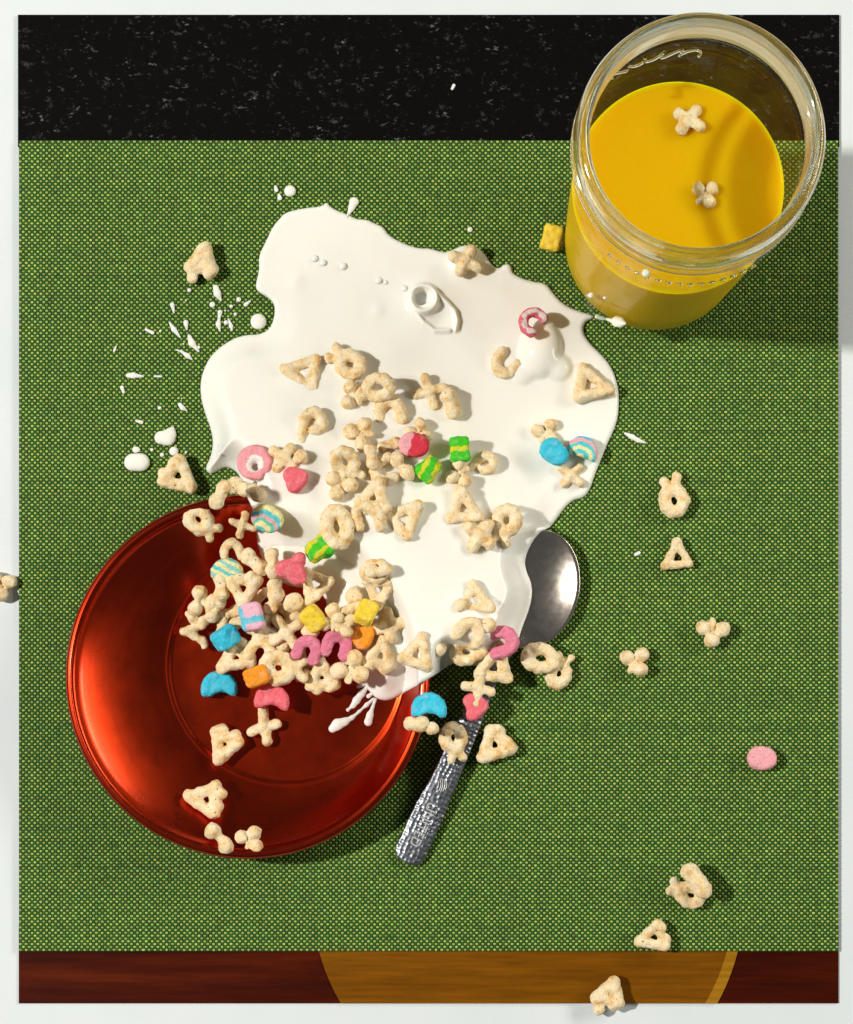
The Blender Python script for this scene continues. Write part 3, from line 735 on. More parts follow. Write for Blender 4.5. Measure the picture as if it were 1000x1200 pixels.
WORD = {}
OATS = [  # kind, px, py, ang, size, lift mm, tilt x, tilt y, label
('bell',238,308,78,.88,0,6,-5,'A-shaped oat piece on the mat beside the small milk spatters'),
('triloop',351,435,172,.95,-2.2,0,0,'thin triangular oat loop sunk in milk, away from the other pieces'),
('fish',408,424,-35,.92,0,8,5,'fish-shaped oat loop with two tail knobs beside the tilted oat ring'),
('clover',413,462,120,.80,-.8,0,5,'knobbly oat clover half sunk below the fish-shaped oat loop on milk'),
('ring',447,452,15,.84,2.6,25,18,'oval oat ring tilted up on top of an arched oat piece on milk'),
('arc',458,479,92,.88,-1.4,0,0,'arched oat piece with two legs in milk under the tilted oat ring'),
('hook',366,500,80,.88,-1.6,0,0,'hook-shaped oat piece standing alone in milk above the pink marshmallows'),
('bone',545,306,20,.80,-.6,0,0,'milk-coated oat piece on the raised edge of the milk by the mat'),
('cross',504,458,60,.78,-.4,5,0,'star-like oat cross in milk touching an upright oat nugget'),
('peanut',529,471,105,.95,.4,8,0,'two-lobed oat nugget leaning on the star-like oat cross in milk'),
('triloop',697,453,-12,.98,-.6,0,0,'triangular oat loop at the milk edge below the long milk strand'),
('arc',591,427,230,.80,-2.0,0,0,'curved oat piece sunk in milk beside the milk-covered lump'),
('clover',640,505,60,.76,-1.4,0,0,'pale oat clover in milk behind the rounded blue marshmallow'),
('cross',669,557,95,.66,-.8,0,0,'small split oat piece in milk in front of rainbow and blue marshmallows'),
('triloop',542,590,95,.92,-.6,4,6,'triangular oat loop in milk below the green striped block marshmallow'),
('bone',562,627,100,.84,-.4,5,4,'lumpy four-knob oat piece in milk between triangular loop and ring'),
('fish',594,615,72,.92,.2,6,-6,'oval oat loop with a stub tail in milk near the spoon'),
('clover',536,557,200,.76,-.3,0,0,'oat clover in milk directly below the upright green striped marshmallow'),
('hook',567,546,40,.72,-.6,0,0,'short oat hook in milk beside the oat clover and green marshmallow'),
('clover',421,509,170,.86,0,0,5,'four-lobed oat clover on milk between arched piece and oat cluster'),
('fish',407,543,120,.86,1.5,20,-10,'oat loop propped on edge in the cluster near the two-tone pink heart'),
('peanut',436,535,100,.74,3.6,0,0,'stubby upright oat nugget on top of the oat cluster near pink heart'),
('clover',398,570,250,.84,.3,0,0,'oat clover of round balls at the cluster end facing the pink heart pair'),
('arc',448,552,200,.84,-.6,0,0,'flat curved oat piece in milk under the stubby upright nugget'),
('pair',473,546,135,.84,1.0,0,0,'two-ball oat piece touching the two-tone pink heart marshmallow'),
('peanut',457,522,20,.7,-1.4,0,0,'small oat nugget sinking in milk beside the two-tone pink heart'),
('clover',490,505,80,.72,-1.0,0,0,'oat clover peeking out behind the two-tone pink heart marshmallow'),
('tri',441,581,75,.90,1.2,6,-6,'triangular oat piece on top of the middle pile of three on milk'),
('arc',428,602,120,.78,-.2,0,0,'curved oat piece at the bottom of the middle pile on milk'),
('slab',446,606,95,.68,.8,0,0,'upright stick-like oat piece in front of the middle pile on milk'),
('triloop',478,606,42,.98,-2.0,0,0,'open triangular oat loop filled with milk beside the middle pile'),
('ring',393,619,96,1.02,.2,0,10,'large oval oat ring with a narrow slit near the green hat marshmallow'),
('tri',212,560,-42,.92,0,4,8,'triangular oat piece on the mat between the milk tip and the bowl'),
('fish',236,611,140,.86,0,10,0,'fish-shaped oat loop lying across the bowl rim'),
('peanut',257,580,65,.86,19.5,0,0,'curved oat nugget bridging the bowl rim beside the milk'),
('ball',274,568,0,.86,17,0,0,'round oat ball at the milk edge above the bowl rim'),
('peanut',295,575,-20,.90,1.5,0,0,'ridged oat nugget on the milk edge above the rainbow dome'),
('cross',284,615,30,.60,2.0,0,0,'small star-shaped oat piece touching the striped rainbow dome'),
('bone',332,537,100,.74,0,0,0,'toasted oat piece in milk between the pink ring and pink heart'),
('ball',352,536,0,.74,-.8,0,0,'oat ball in milk right above the plain pink heart'),
('arc',272,643,95,.64,7,10,0,'small arched oat piece above the dome with yellow and blue stripes'),
('peanut',259,687,95,.90,9,0,0,'upright oat nugget below the dome with yellow and blue stripes'),
('tri',287,692,268,.88,11,5,0,'heart-like triangular oat loop standing at the middle of the bowl heap'),
('peanut',298,660,140,.92,9,0,0,'slanted two-lobed oat nugget beside the dome with stripes in the bowl'),
('peanut',319,661,95,.88,9,0,0,'upright oat nugget touching the big pink heart in the bowl'),
('trio',323,699,85,.90,9,0,0,'tall three-lobed oat piece in the heap next to the oat ball'),
('ball',345,707,0,.98,10,0,0,'round oat ball in the heap above the yellow marshmallow'),
('triloop',368,692,250,.84,9,10,0,'V-shaped oat loop under the big pink heart and green hat'),
('clover',238,703,110,.86,5,0,0,'oat clover at the outer edge of the heap over dark bowl'),
('pair',254,714,60,.72,6,0,0,'two-ball oat piece behind the blue block marshmallow'),
('zig',227,738,0,.82,2,0,0,'zigzag oat piece reaching out over the dark bowl floor'),
('arc',252,730,60,.78,3,0,0,'curved oat piece between zigzag piece and blue block marshmallow'),
('arc',282,740,160,.82,5,0,0,'curved oat piece behind the pink and blue block marshmallow'),
('bone',308,738,30,.86,6,0,0,'broad oat piece under the pink and blue block marshmallow'),
('cross',336,741,80,.84,9,0,0,'X-shaped oat piece in the heap beside the yellow marshmallow'),
('ball',331,757,0,.80,5,0,0,'small oat ball low in the heap under the X-shaped piece'),
('clover',389,724,90,.80,10,0,0,'oat clover between the two yellow marshmallows'),
('clover',405,731,30,.70,10,0,0,'oat clover between the yellow block and the pink horseshoes'),
('ball',365,738,0,.86,8,0,0,'oat ball under the yellow marshmallow behind the pink horseshoe'),
('tri',275,773,215,.92,4,0,8,'bent triangular oat loop beside the blue block and orange marshmallow'),
('arc',306,764,70,.86,6,0,0,'arched oat piece behind the big fish loop in the heap'),
('fish',331,784,175,1.05,9,8,0,'big fish-shaped oat loop beside the orange marshmallow in the bowl'),
('tri',378,789,95,.84,6,10,0,'arched triangular oat piece with two legs below the pink horseshoes'),
('clover',411,781,75,.96,9,0,0,'plump oat clover of three balls beside the milk fingers'),
('ball',360,793,0,.74,4,0,0,'small oat ball between big fish loop and arched oat piece'),
('cross',352,775,40,.80,3,0,0,'oat cross buried low in the heap below the pink horseshoes'),
('arc',308,708,190,.80,3,0,0,'curved oat piece buried low in the middle of the heap'),
('bone',345,722,10,.80,3,0,0,'oat piece buried low in the heap under the yellow marshmallow'),
('trio',276,715,40,.80,2,0,0,'oat piece buried low behind the heart-like loop of the heap'),
('ring',442,669,10,.72,1,20,0,'oat ring lying behind the standing triangular loop on milk'),
('triloop',445,694,268,.86,3.4,-18,0,'standing triangular oat loop above the yellow block marshmallow'),
('ball',416,697,0,.92,1.5,0,0,'oat ball in milk beside the standing triangular loop'),
('peanut',444,668,5,.74,3,0,0,'oat nugget topping the ring behind the standing triangular loop'),
('bone',458,733,60,.86,.6,0,0,'grainy oat piece in milk beside the yellow block marshmallow'),
('tri',446,767,80,.86,.4,0,0,'triangular oat piece in milk next to the plump oat clover'),
('peanut',412,715,20,.84,2,0,0,'oat nugget in milk behind the yellow block marshmallow'),
('triloop',492,762,70,.90,-1.9,0,0,'A-shaped oat loop sunk in milk near the tip over the bowl'),
('ball',515,761,0,.70,-1.2,0,0,'small oat ball in milk beside the sunken A-shaped loop'),
('triloop',563,705,-25,.84,-1.4,0,0,'sunken triangular oat loop in milk level with the spoon bowl'),
('ball',540,709,0,.66,-1.6,0,0,'small oat ball sunk beside the triangular loop near spoon bowl'),
('arc',551,741,60,.86,0,0,0,'curved oat piece in milk behind the fish loop by pink horseshoe'),
('ball',572,732,0,.80,.6,0,0,'oat ball in milk beside the single pink horseshoe near spoon'),
('hook',549,762,200,.90,-.2,0,0,'oat hook at the milk edge beside the standing loop near spoon'),
('triloop',580,774,80,1.0,1.4,12,14,'standing oat loop leaning at the milk edge under the pink horseshoe'),
('cross',561,806,35,.74,2.6,0,0,'X-shaped oat piece on the spoon neck above the pink heart'),
('trio',494,849,172,.86,0,0,0,'three-lobed oat piece below the blue crescent beside the bowl rim'),
('fish',531,870,100,.88,0,0,6,'fish-shaped oat loop lying across the spoon handle'),
('tri',578,876,225,.92,0,0,0,'triangular oat loop with a knob lying beside the spoon handle'),
('ring',632,771,170,.90,2.8,8,0,'oval oat ring resting on another loop beside the spoon'),
('fish',656,786,250,.82,0,0,0,'oat loop lying beneath an oval ring on the mat beside spoon'),
('fish',790,581,-83,.94,0,4,0,'oval oat loop with two ear knobs on open mat above a triangle'),
('triloop',793,648,92,.78,0,5,0,'small plain triangular oat loop on open mat below the eared loop'),
('clover',836,742,265,.84,0,0,0,'oat clover with its stem pointing to the triangular loop on open mat'),
('clover',746,775,50,.82,0,0,0,'oat clover of three balls on open mat with its stem turned to the bowl'),
('slab',818,1032,128,.96,3.6,0,-8,'long oat bun lying on top of another piece on the mat'),
('fish',804,1047,-25,.84,0,0,0,'oat loop pinned under a long oat bun on the mat'),
('tri',764,1099,200,.80,0,0,0,'triangular oat piece at the mat edge beside the amber board'),
('bell',714,1167,75,.86,0,4,0,'A-shaped oat piece lying on amber wood and white board'),
('bone',808,140,10,.80,0,0,0,'four-knobbed oat piece floating on the orange juice'),
('clover',828,226,40,.74,0,0,0,'oat clover with a small stem floating on the orange juice'),
('clover',2,685,20,.84,0,0,0,'oat clover lying on the white board beside the mat'),
('tri',262,875,245,.90,0,6,6,'triangular oat loop with two knobs on the dark bowl floor'),
('tri',240,937,175,.94,0,0,8,'triangular oat loop pointing at the wall, on the bowl floor edge'),
('pair',256,983,130,.86,0,0,0,'two-ball oat piece lying across the bowl rim'),
('clover',295,983,60,.76,0,0,0,'oat clover on the bowl rim next to a two-ball piece'),
('plus',309,851,95,.84,0,0,0,'plus-shaped oat piece on the bowl floor below the pink heart'),
]
JUICE_Z = 0.097
for k, (kind, px, py, ang, size, lift, tx, ty, lab) in enumerate(OATS):
    size *= 1.15 if kind in ('fish', 'ring', 'zig') else 1.24
    V, F = oat_mesh(kind, 100 + k, bend=random.uniform(-.4, .6))
    o = link('oat_cereal_piece', mesh_np('oat_cereal_piece', V, F), M['oat'])
    if 'orange juice' in lab:
        x, y, z = at(px, py, JUICE_Z + 0.002); o.location = (x, y, JUICE_Z - 0.0012)
        o.rotation_euler = (0, 0, math.radians(ang - 90)); o.scale = (size * .9, size * .9, size * .9)
    else:
        tx = tx if tx else random.uniform(-5, 5); ty = ty if ty else random.uniform(-5, 5)
        milk, x, y = place(o, px, py, ang, size, lift, tx, ty, V)
        if milk and lift < 2:                    # milk creeps up round what stands in it
            r = 0.0062 * size
            MT += 0.0009 * np.exp(-(((GX - x) ** 2 + (GY - y) ** 2) / r ** 2) ** 1.5) * sstep(0.0005, 0.004, SD)
    tag(o, lab, 'cereal', 'toasted oat cereal pieces')

# ------------------------------------------------------------------ marshmallows
PINK = (0.86, 0.16, 0.20); ROSE = (0.78, 0.22, 0.33); PALE = (0.90, 0.42, 0.46); RED = (0.72, 0.045, 0.075); BLUE = (0.05, 0.58, 0.80)
YEL = (0.95, 0.68, 0.05); ORA = (0.92, 0.33, 0.02); GRN = (0.07, 0.62, 0.02); LIM = (0.72, 0.72, 0.03); CREAM = (0.90, 0.82, 0.40); TEAL = (0.10, 0.62, 0.66); WHT = (0.92, 0.87, 0.84)
def circ(X, Y, x, y, r): return np.hypot(X - x, Y - y) - r
def rbox(X, Y, a, b, r): return np.hypot(np.maximum(np.abs(X) - a + r, 0), np.maximum(np.abs(Y) - b + r, 0)) + np.minimum(np.maximum(np.abs(X) - a + r, np.abs(Y) - b + r), 0) - r
def marsh_mesh(kind, seed):
    rnd = random.Random(seed)
    lo = np.array([-9, -9, -6.0]); hi = -lo; h = 0.42
    X, Y, Z = grid3(lo, hi, h)
    hh, rr = 2.6, 1.4
    if kind == 'moon': d = np.maximum(circ(X, Y, 0, -1, 6.1), -circ(X, Y * 1.0, 0.6, -6.6, 4.6)); d = np.maximum(d, -(Y + 3.4) * 0.9); hh = 2.9
    elif kind == 'heart': d = smin(smin(circ(X, Y, -2.0, 1.3, 3.0), circ(X, Y, 2.1, 1.2, 3.1), 1.2), circ(X, Y, 0.2, -2.4, 2.6), 3.4); hh = 2.6
    elif kind == 'arrow': d = smin(smin(circ(X, Y, -2.6, -2.4, 2.9), circ(X, Y, 2.6, -2.2, 2.9), 3), circ(X, Y, 0, 3.6, 1.7), 5.0); hh = 2.9
    elif kind == 'shoe':
        a = np.arctan2(Y + 0.6, X); a = np.clip(a, math.radians(-38), math.radians(218)) if False else a
        ring_ = np.abs(np.hypot(X, (Y + 0.4) * 0.92) - 3.8) - 2.35
        d = np.where(Y > -0.6, ring_, smin(np.hypot(np.abs(X) - 3.8, Y + 3.4) - 2.35, np.maximum(np.abs(np.abs(X) - 3.8) - 2.3, np.abs(Y + 1.6) - 2.0), .5)); hh = 2.1
    elif kind == 'rain': d = np.maximum(circ(X, Y, 0, -1.4, 6.0), -(Y + 3.2)); hh = 2.6
    elif kind == 'block': d = rbox(X, Y, 4.9, 3.9, 2.0); hh = 3.4; rr = 1.4
    elif kind == 'hour': d = rbox(X / (0.92 + 0.006 * Y * Y), Y, 4.0, 5.0, 2.0) * .9; hh = 3.0; rr = 1.3
    elif kind == 'hat': d = smin(rbox(X, Y - .4, 3.7, 4.6, 2.4), rbox(X, Y + 2.8, 4.5, 1.8, 1.6), 1.2); hh = 3.4; rr = 2.0
    elif kind == 'blob': d = smin(circ(X, Y, -1.2, 0.3, 4.3), circ(X, Y, 1.8, -0.4, 3.9), 1.0); hh = 3.0; rr = 2.4
    elif kind == 'disc': d = smin(circ(X, Y, -1.0, 0, 4.2), circ(X, Y, 1.2, .2, 4.0), 1.0); hh = 2.4; rr = 1.6
    elif kind == 'ringm': d = np.maximum(circ(X, Y, 0, 0, 6.0), -circ(X, Y, 1.2, -.8, 1.3)); hh = 2.4; rr = 1.9
    elif kind == 'cee':
        aa = np.arctan2(Y, X); t_ = np.clip(aa, math.radians(-60), math.radians(170))
        t_ = np.where(aa < math.radians(-130), math.radians(170), t_); d = np.hypot(X - 4.2 * np.cos(t_), Y - 4.2 * np.sin(t_)) - 1.9; hh = 2.0; rr = 1.5
    elif kind == 'star': d = np.hypot(X, Y) - (4.3 + 1.2 * np.cos(5 * np.arctan2(Y, X))); d = d * .7; hh = 2.7
    q1 = d + rr; q2 = np.abs(Z) - hh + rr
    f = np.minimum(np.maximum(q1, q2), 0) + np.hypot(np.maximum(q1, 0), np.maximum(q2, 0)) - rr
    f = f + wobble(X, Y, Z, rnd, 1.0, [(0.5, 0.18), (1.3, 0.22), (2.6, .16)])
    V, F = surface_nets(f, lo, h)
    return V, F
def mcol(V, scheme, rnd):
    x, y, z = V.T; n = len(V); c = np.zeros((n, 3))
    wob = 0.5 * np.sin(x * 1.3 + 1) + 0.4 * np.sin(y * 1.7) + 0.3 * np.sin(z * 1.9)
    def bands(u, cols, w):
        k = np.floor(u / w).astype(int) % len(cols); return np.array(cols)[k]
    if isinstance(scheme, tuple): c[:] = scheme
    elif scheme == 'twotone': c = np.where((x + 0.35 * wob < -1.4)[:, None], np.array(PALE)[None], np.array(RED)[None])
    elif scheme == 'greenstripe': c = np.where((np.abs(y + .4 * wob) < 1.1)[:, None], np.array(LIM)[None], np.array(GRN)[None])
    elif scheme == 'greenswirl': c = bands(x + 0.25 * y + wob * .6 + 20, [GRN, LIM, GRN], 1.7)
    elif scheme == 'rainbow': c = bands(np.hypot(x, y + 4.0) + 0.45 * wob + 1, [CREAM, TEAL, CREAM, (0.16, .60, .45), PALE, TEAL, CREAM], 1.25)
    elif scheme == 'rainbow2': c = bands(np.hypot(x, y + 4.0) + 0.3 * wob + 1, [BLUE, CREAM, TEAL, CREAM, TEAL, PALE], 1.45)
    elif scheme == 'rainbow3': c = bands(y + 0.35 * x + 0.4 * wob + 20, [CREAM, TEAL, CREAM, (0.3, .66, .6)], 1.45)
    elif scheme == 'pot': c = np.where((np.abs(x - 1.2 + .3 * wob) < 1.0)[:, None] | (y + .3 * wob < -2.4)[:, None], np.array((0.16, 0.58, 0.74))[None], np.array((.88, .50, .62))[None])
    elif scheme == 'shoemilk':
        mk = (np.abs(np.hypot(x, y) - 4.2 + .3 * wob) < 1.0 + .4 * np.sin(x * 1.4 + y)) & (z > 0.6); c = np.where(mk[:, None], np.array((.84, .72, .72))[None], np.array((.80, .15, .20))[None])
    elif scheme == 'ringmilk':
        mk = (np.hypot(x - .4, y + .2) < 3.0 + .5 * wob) & (z > .2); c = np.where(mk[:, None], np.array(WHT)[None], np.array((.88, .36, .40))[None])
    return c
MARSH = [ # kind, colour, px, py, ang, size, lift, tx, ty, label
('twotone','disc',485,521,75,.98,2.8,6,4,'two-tone pale pink and red heart marshmallow on the oat cluster'),
('greenswirl','hat',505,545,50,.86,1.6,30,10,'tilted green and yellow hat marshmallow touching the two-tone pink heart'),
('greenstripe','hour',538,527,95,.86,2.2,0,6,'upright green block marshmallow with a yellow stripe on milk'),
(BLUE,'blob',651,528,60,.94,2.4,10,0,'rounded plain blue marshmallow in milk beside the rainbow one'),
('rainbow2','rain',684,524,70,.90,.6,0,0,'blue and yellow rainbow marshmallow with pink edge at the milk edge'),
('shoemilk','cee',624,379,175,.86,4.6,6,8,'pink horseshoe marshmallow smeared with milk beside the white lump'),
('ringmilk','ringm',299,542,40,1.02,.6,0,0,'pale pink round marshmallow with milk in its hollow'),
(PINK,'heart',348,562,200,.88,.8,0,8,'plain pink heart marshmallow in milk beside the milky pink round one'),
('rainbow','disc',313,606,60,1.06,4.0,10,10,'teal and yellow striped rainbow dome at the milk edge over the bowl'),
('rainbow3','rain',268,665,80,.94,9,16,0,'dome marshmallow with yellow and blue stripes above an upright nugget in the bowl'),
(PINK,'arrow',345,662,60,1.00,12,8,10,'big pink pointed marshmallow next to the green hat at bowl heap'),
('greenswirl','hat',371,648,215,.92,9,25,10,'bright green and yellow hat marshmallow beside the big pink pointed one'),
('pot','block',295,723,12,.98,14,0,0,'pink and blue striped block marshmallow on the bowl heap'),
(BLUE,'block',261,747,125,.90,8,15,15,'plain blue block marshmallow at the outer side of the bowl heap'),
(YEL,'block',369,721,40,.86,11,18,12,'yellow marshmallow among oat clovers in the bowl heap'),
(YEL,'block',427,723,155,.84,7,0,28,'yellow block marshmallow below the standing triangular loop'),
(ORA,'heart',424,747,100,.92,2,0,0,'dark orange marshmallow tucked under the yellow block'),
(ROSE,'shoe',361,760,70,.80,12,8,0,'rose pink horseshoe marshmallow between X-shaped piece and its twin'),
(ROSE,'shoe',394,755,75,.86,11,0,10,'rose pink horseshoe marshmallow next to the plump oat clover'),
(ORA,'block',301,793,110,.86,12,0,0,'orange block marshmallow beside the big fish loop'),
(PINK,'moon',319,817,85,.98,5,0,0,'pink marshmallow at the foot of the heap above the plus-shaped piece'),
(BLUE,'moon',257,801,92,1.02,0,0,0,'blue crescent marshmallow on the dark bowl floor'),
(BLUE,'moon',503,826,88,.98,16,0,0,'blue crescent marshmallow beside the bowl on the mat'),
(ROSE,'shoe',591,752,10,.90,3.0,10,0,'rose pink horseshoe marshmallow at the milk edge near the spoon'),
(PINK,'heart',558,828,190,.92,1,0,0,'pink heart marshmallow lying on the spoon handle'),
(PALE,'disc',893,889,80,.98,0,0,0,'single pale pink marshmallow alone on open mat'),
(YEL,'hour',647,278,75,.88,0,6,0,'small yellow block marshmallow with a waist on the mat beside jar'),
]
for k, (colr, kind, px, py, ang, size, lift, tx, ty, lab) in enumerate(MARSH):
    size *= 1.13
    V, F = marsh_mesh(kind, 900 + k); cl = mcol(V, colr, random)
    V = V.copy(); V[:, 2] -= V[:, 2].min(); V[:, :2] -= (V[:, :2].max(0) + V[:, :2].min(0)) / 2
    cl = np.where(((V[:, 2] > 99))[:, None], cl, cl)
    V *= 0.001
    o = link('marshmallow_piece', mesh_np('marshmallow_piece', V, F, cl), M['marsh'])
    milk, x, y = place(o, px, py, ang, size, lift, tx, ty, V)
    if milk and lift < 3:
        r = 0.0066 * size
        MT += 0.0009 * np.exp(-(((GX - x) ** 2 + (GY - y) ** 2) / r ** 2) ** 1.5) * sstep(0.0005, 0.004, SD)
    tag(o, lab, 'marshmallow', 'marshmallow pieces')

# ------------------------------------------------------------------ milk mesh
ins = SD > 0
quadmask = ins[:-1, :-1] | ins[1:, :-1] | ins[:-1, 1:] | ins[1:, 1:]
used = np.zeros_like(ins); used[:-1, :-1] |= quadmask; used[1:, :-1] |= quadmask; used[:-1, 1:] |= quadmask; used[1:, 1:] |= quadmask
gxd, gyd = np.gradient(SD, HS)
gl = np.hypot(gxd, gyd) + 1e-9
sd_out = np.where(SD < 0, SD, 0)
VX = GX - sd_out * gxd / gl / np.maximum(gl, .6); VY = GY - sd_out * gyd / gl / np.maximum(gl, .6)
def milk_bed(): return MB
ztop = np.where(SD > 0, MT, MB + 0.00005); zbot = np.where(SD > 0, MB - 0.0001, MB + 0.00002)
idt = -np.ones(ins.shape, dtype=np.int64); nu = used.sum(); idt[used] = np.arange(nu)
Vt = np.stack([VX[used], VY[used], ztop[used]], 1); Vb = np.stack([VX[used], VY[used], zbot[used]], 1)
qi, qj = np.nonzero(quadmask)
Ft = np.stack([idt[qi, qj], idt[qi + 1, qj], idt[qi + 1, qj + 1], idt[qi, qj + 1]], 1)
Fb = Ft[:, ::-1] + nu
# wall round the open border
E = np.concatenate([Ft[:, [0, 1]], Ft[:, [1, 2]], Ft[:, [2, 3]], Ft[:, [3, 0]]])
key = np.sort(E, 1); _, inv, cnt = np.unique(key[:, 0] * (nu + 1) + key[:, 1], return_inverse=True, return_counts=True)
Bd = E[cnt[inv] == 1]
Fw = np.stack([Bd[:, 1], Bd[:, 0], Bd[:, 0] + nu, Bd[:, 1] + nu], 1)
mo = link('spilled_milk', mesh_np('spilled_milk', np.concatenate([Vt, Vb]), np.concatenate([Ft, Fb, Fw])), M['milk'])
tag(mo, 'white milk spilled from the bowl over mat and spoon', 'milk')

# ------------------------------------------------------------------ milk drops
JPROF = [(0.0, 0.0325), (0.0015, 0.0348), (0.005, 0.0366), (0.012, 0.0372), (0.060, 0.0388), (0.127, 0.0404), (0.134, 0.0406)]
def jar_r(z): return float(np.interp(z, [p[0] for p in JPROF], [p[1] for p in JPROF]))
def jar_hit(px, py):
    """first point of the ray on the jar's outer wall, walking down from the shoulder"""
    for z in np.linspace(0.134, 0.0, 700):
        x, y, _ = at(px, py, z)
        if math.hypot(x - JC[0], y - JC[1]) <= jar_r(z): return x, y, z
    return None
def drop(chain, label, group='milk drops', flat=0.6, parent=None, zfix=None, onjar=False, name='milk_drop'):
    """chain: [(px, py, r_px), ...] a string of beads blended together"""
    pts = []
    for (px, py, r) in chain:
        rr = r / 3000.0
        if onjar:
            h_ = jar_hit(px, py)
            if h_ is None: x, y, z = hit(px, py)
            else: x, y, z = h_
        elif zfix is not None: x, y, z = at(px, py, zfix)
        else: x, y, z = hit(px, py)
        pts.append((x * 1000, y * 1000, z * 1000 + rr * 1000 * 0.18, rr * 1000))
    A = np.array(pts); o3 = A[0, :3].copy(); A[:, :3] -= o3
    rm = A[:, 3].max(); h = max(0.13, rm / 5.5)
    lo = A[:, :3].min(0) - rm - 3 * h; hi = A[:, :3].max(0) + rm + 3 * h
    X, Y, Z = grid3(lo, hi, h)
    C = []
    if len(A) == 1: A = np.concatenate([A, A + np.array([[0.02, 0, 0, 0]])])
    for a, b in zip(A[:-1], A[1:]): C.append((a[0], a[1], a[2] / flat, b[0], b[1], b[2] / flat, a[3], b[3]))
    f = capsule_field(X, Y, Z / flat, C, k=max(0.3, rm * .5))
    V, F = surface_nets(f, lo, h)
    o = link(name, mesh_np(name, V * 0.001, F), M['milk'], parent)
    o.location = o3 * 0.001
    if parent is None: tag(o, label, 'milk drop', group)
    return o
S = 'tiny milk fleck spattered on the green mat'
drop([(340,224,7)], 'round milk drop on the mat above the milk pool')
drop([(323,219,2),(324,223,2.4)], 'smaller of two milk flecks beside the round drop above the pool'); drop([(327,228,1.6),(328,232,3)], 'larger of two milk flecks beside the round drop above the pool')
drop([(415,237,6),(412,244,3.5),(409,250,1.6),(407,254,1.5)], 'milk drop on a thin neck leaving the milk pool edge')
drop([(303,377,9.5)], 'fat round milk drop in the notch of the milk pool')
drop([(551,269,3.2)], 'single small milk drop on mat above the crowned milk edge')
spat = [[(253,337,3.5),(255,344,4.2),(259,352,1.4)], [(249,357,3.5)], [(280,351,3)], [(288,357,2.6),(293,353,1.4)], [(271,359,2.2)], [(264,364,1.3)], [(258,366,3),(257,373,1.5),(256,380,3),(258,388,1)],
 [(265,378,2.8)], [(268,374,1.2),(271,382,2.4),(272,387,1.2)], [(276,368,2)], [(202,357,2.8),(204,366,1.2)], [(199,378,1.2),(204,386,3),(211,395,1.2)], [(218,378,3.2),(219,386,1.2)],
 [(222,394,2.4),(225,402,4),(233,412,1.2)], [(233,407,2)], [(207,410,1),(213,412,1.4),(220,417,3),(225,421,1)], [(171,386,1.6),(179,390,2.2)], [(188,388,1.6)], [(222,340,2.6)], [(218,352,1.2)],
 [(215,403,1.2)], [(134,411,1.6),(136,406,1)], [(150,440,2.6),(156,440,3.4),(168,441,1.2)], [(181,441,1.2),(189,441,1.4)], [(143,454,2.4),(145,460,1.6)], [(211,474,2.4),(214,478,2.8),(219,481,1)],
 [(187,478,2.2)], [(160,493,1.6),(166,495,2.2)], [(159,527,4),(161,527,3.5)], [(204,529,5.6)], [(190,533,2.6)], [(178,527,2)], [(218,530,1.6)], [(213,467,1)], [(165,391,1)]]
for c in spat:
    form = 'round milk fleck' if len(c) == 1 else ('forked milk streak' if len(c) > 3 else 'pointed milk streak')
    where = 'near the A-shaped oat piece and the milk notch' if c[0][1] < 372 else ('in the spatter beside the bulging milk edge' if c[0][1] < 430 else 'near the big blob with a pointed tail')
    big = max(p[2] for p in c)
    drop(c, 'small milk drop touching the blob with a pointed tail' if big > 4.5 else ('tiny ' if big < 2.3 else 'small ') + form + ' on the mat ' + where)
drop([(189,513,8),(197,513,8.5),(200,508,6),(203,500,1.6)], 'big milk blob with a pointed tail on the mat')
drop([(156,542,10.5),(165,542,11)], 'largest oval milk drop lying on the mat')
drop([(733,508,1.6),(741,512,3),(748,516,2.6),(757,519,1)], 'slim milk streak on the mat beside the milk pool')
drop([(745,650,2),(749,648,2.2)], 'lone milk fleck on the mat beside a plain triangular oat loop')
drop([(530,104,1.6),(532,100,2)], 'single milk fleck on the black granite')
drop([(712,374,1.8),(718,376,2.6),(723,377,5.6),(727,378,5.2),(733,379,1.6)], 'milk drop at the tip of the strand on the jar foot', onjar=True)
drop([(700,371,3),(706,373,2),(712,374,1.8)], 'thin milk strand reaching from the pool to the jar')
drop([(687,346,1),(693,346,3.2)], 'milk fleck with a tail on the jar wall', onjar=True)
drop([(709,349,1.9)], 'tiniest milk fleck on the jar wall', onjar=True)
drop([(757,320,4)], 'round milk fleck on the jar wall at the juice line', onjar=True)
# beads standing on the milk skin
for (a, b, r) in ((369,303,4),(379,308,3.8),(402,312,4.4),(444,329,4),(452,331,2.6),(474,338,3.8),(256,523,2),(258,532,2.4)):
    drop([(a, b, r)], 'tiny milk bead standing on the skin of the milk pool', 'milk beads', flat=0.8)
# fingers thrown over the bowl floor
drop([(425,802,3.4),(421,804,2.8)], 'short milk stub at the milk tip over the bowl', 'milk fingers')
drop([(430,806,2.2),(424,813,4),(418,821,4.4),(414,827,3),(410,830,1.2),(408,832,2.4)], 'milk finger with a broken-off bead over the bowl floor', 'milk fingers')
drop([(432,816,2.6),(436,813,2)], 'tiny milk stub between the milk fingers', 'milk fingers')
drop([(438,819,2),(430,826,2.2),(421,834,1.5),(413,841,2.4),(404,846,4.6),(396,849,6.4),(390,854,5)], 'longest milk finger ending in a fat drop over the bowl', 'milk fingers')
drop([(440,820,2.2),(437,829,1.8),(434,838,4),(432,846,5.2)], 'milk finger ending in an upright teardrop over the bowl', 'milk fingers')

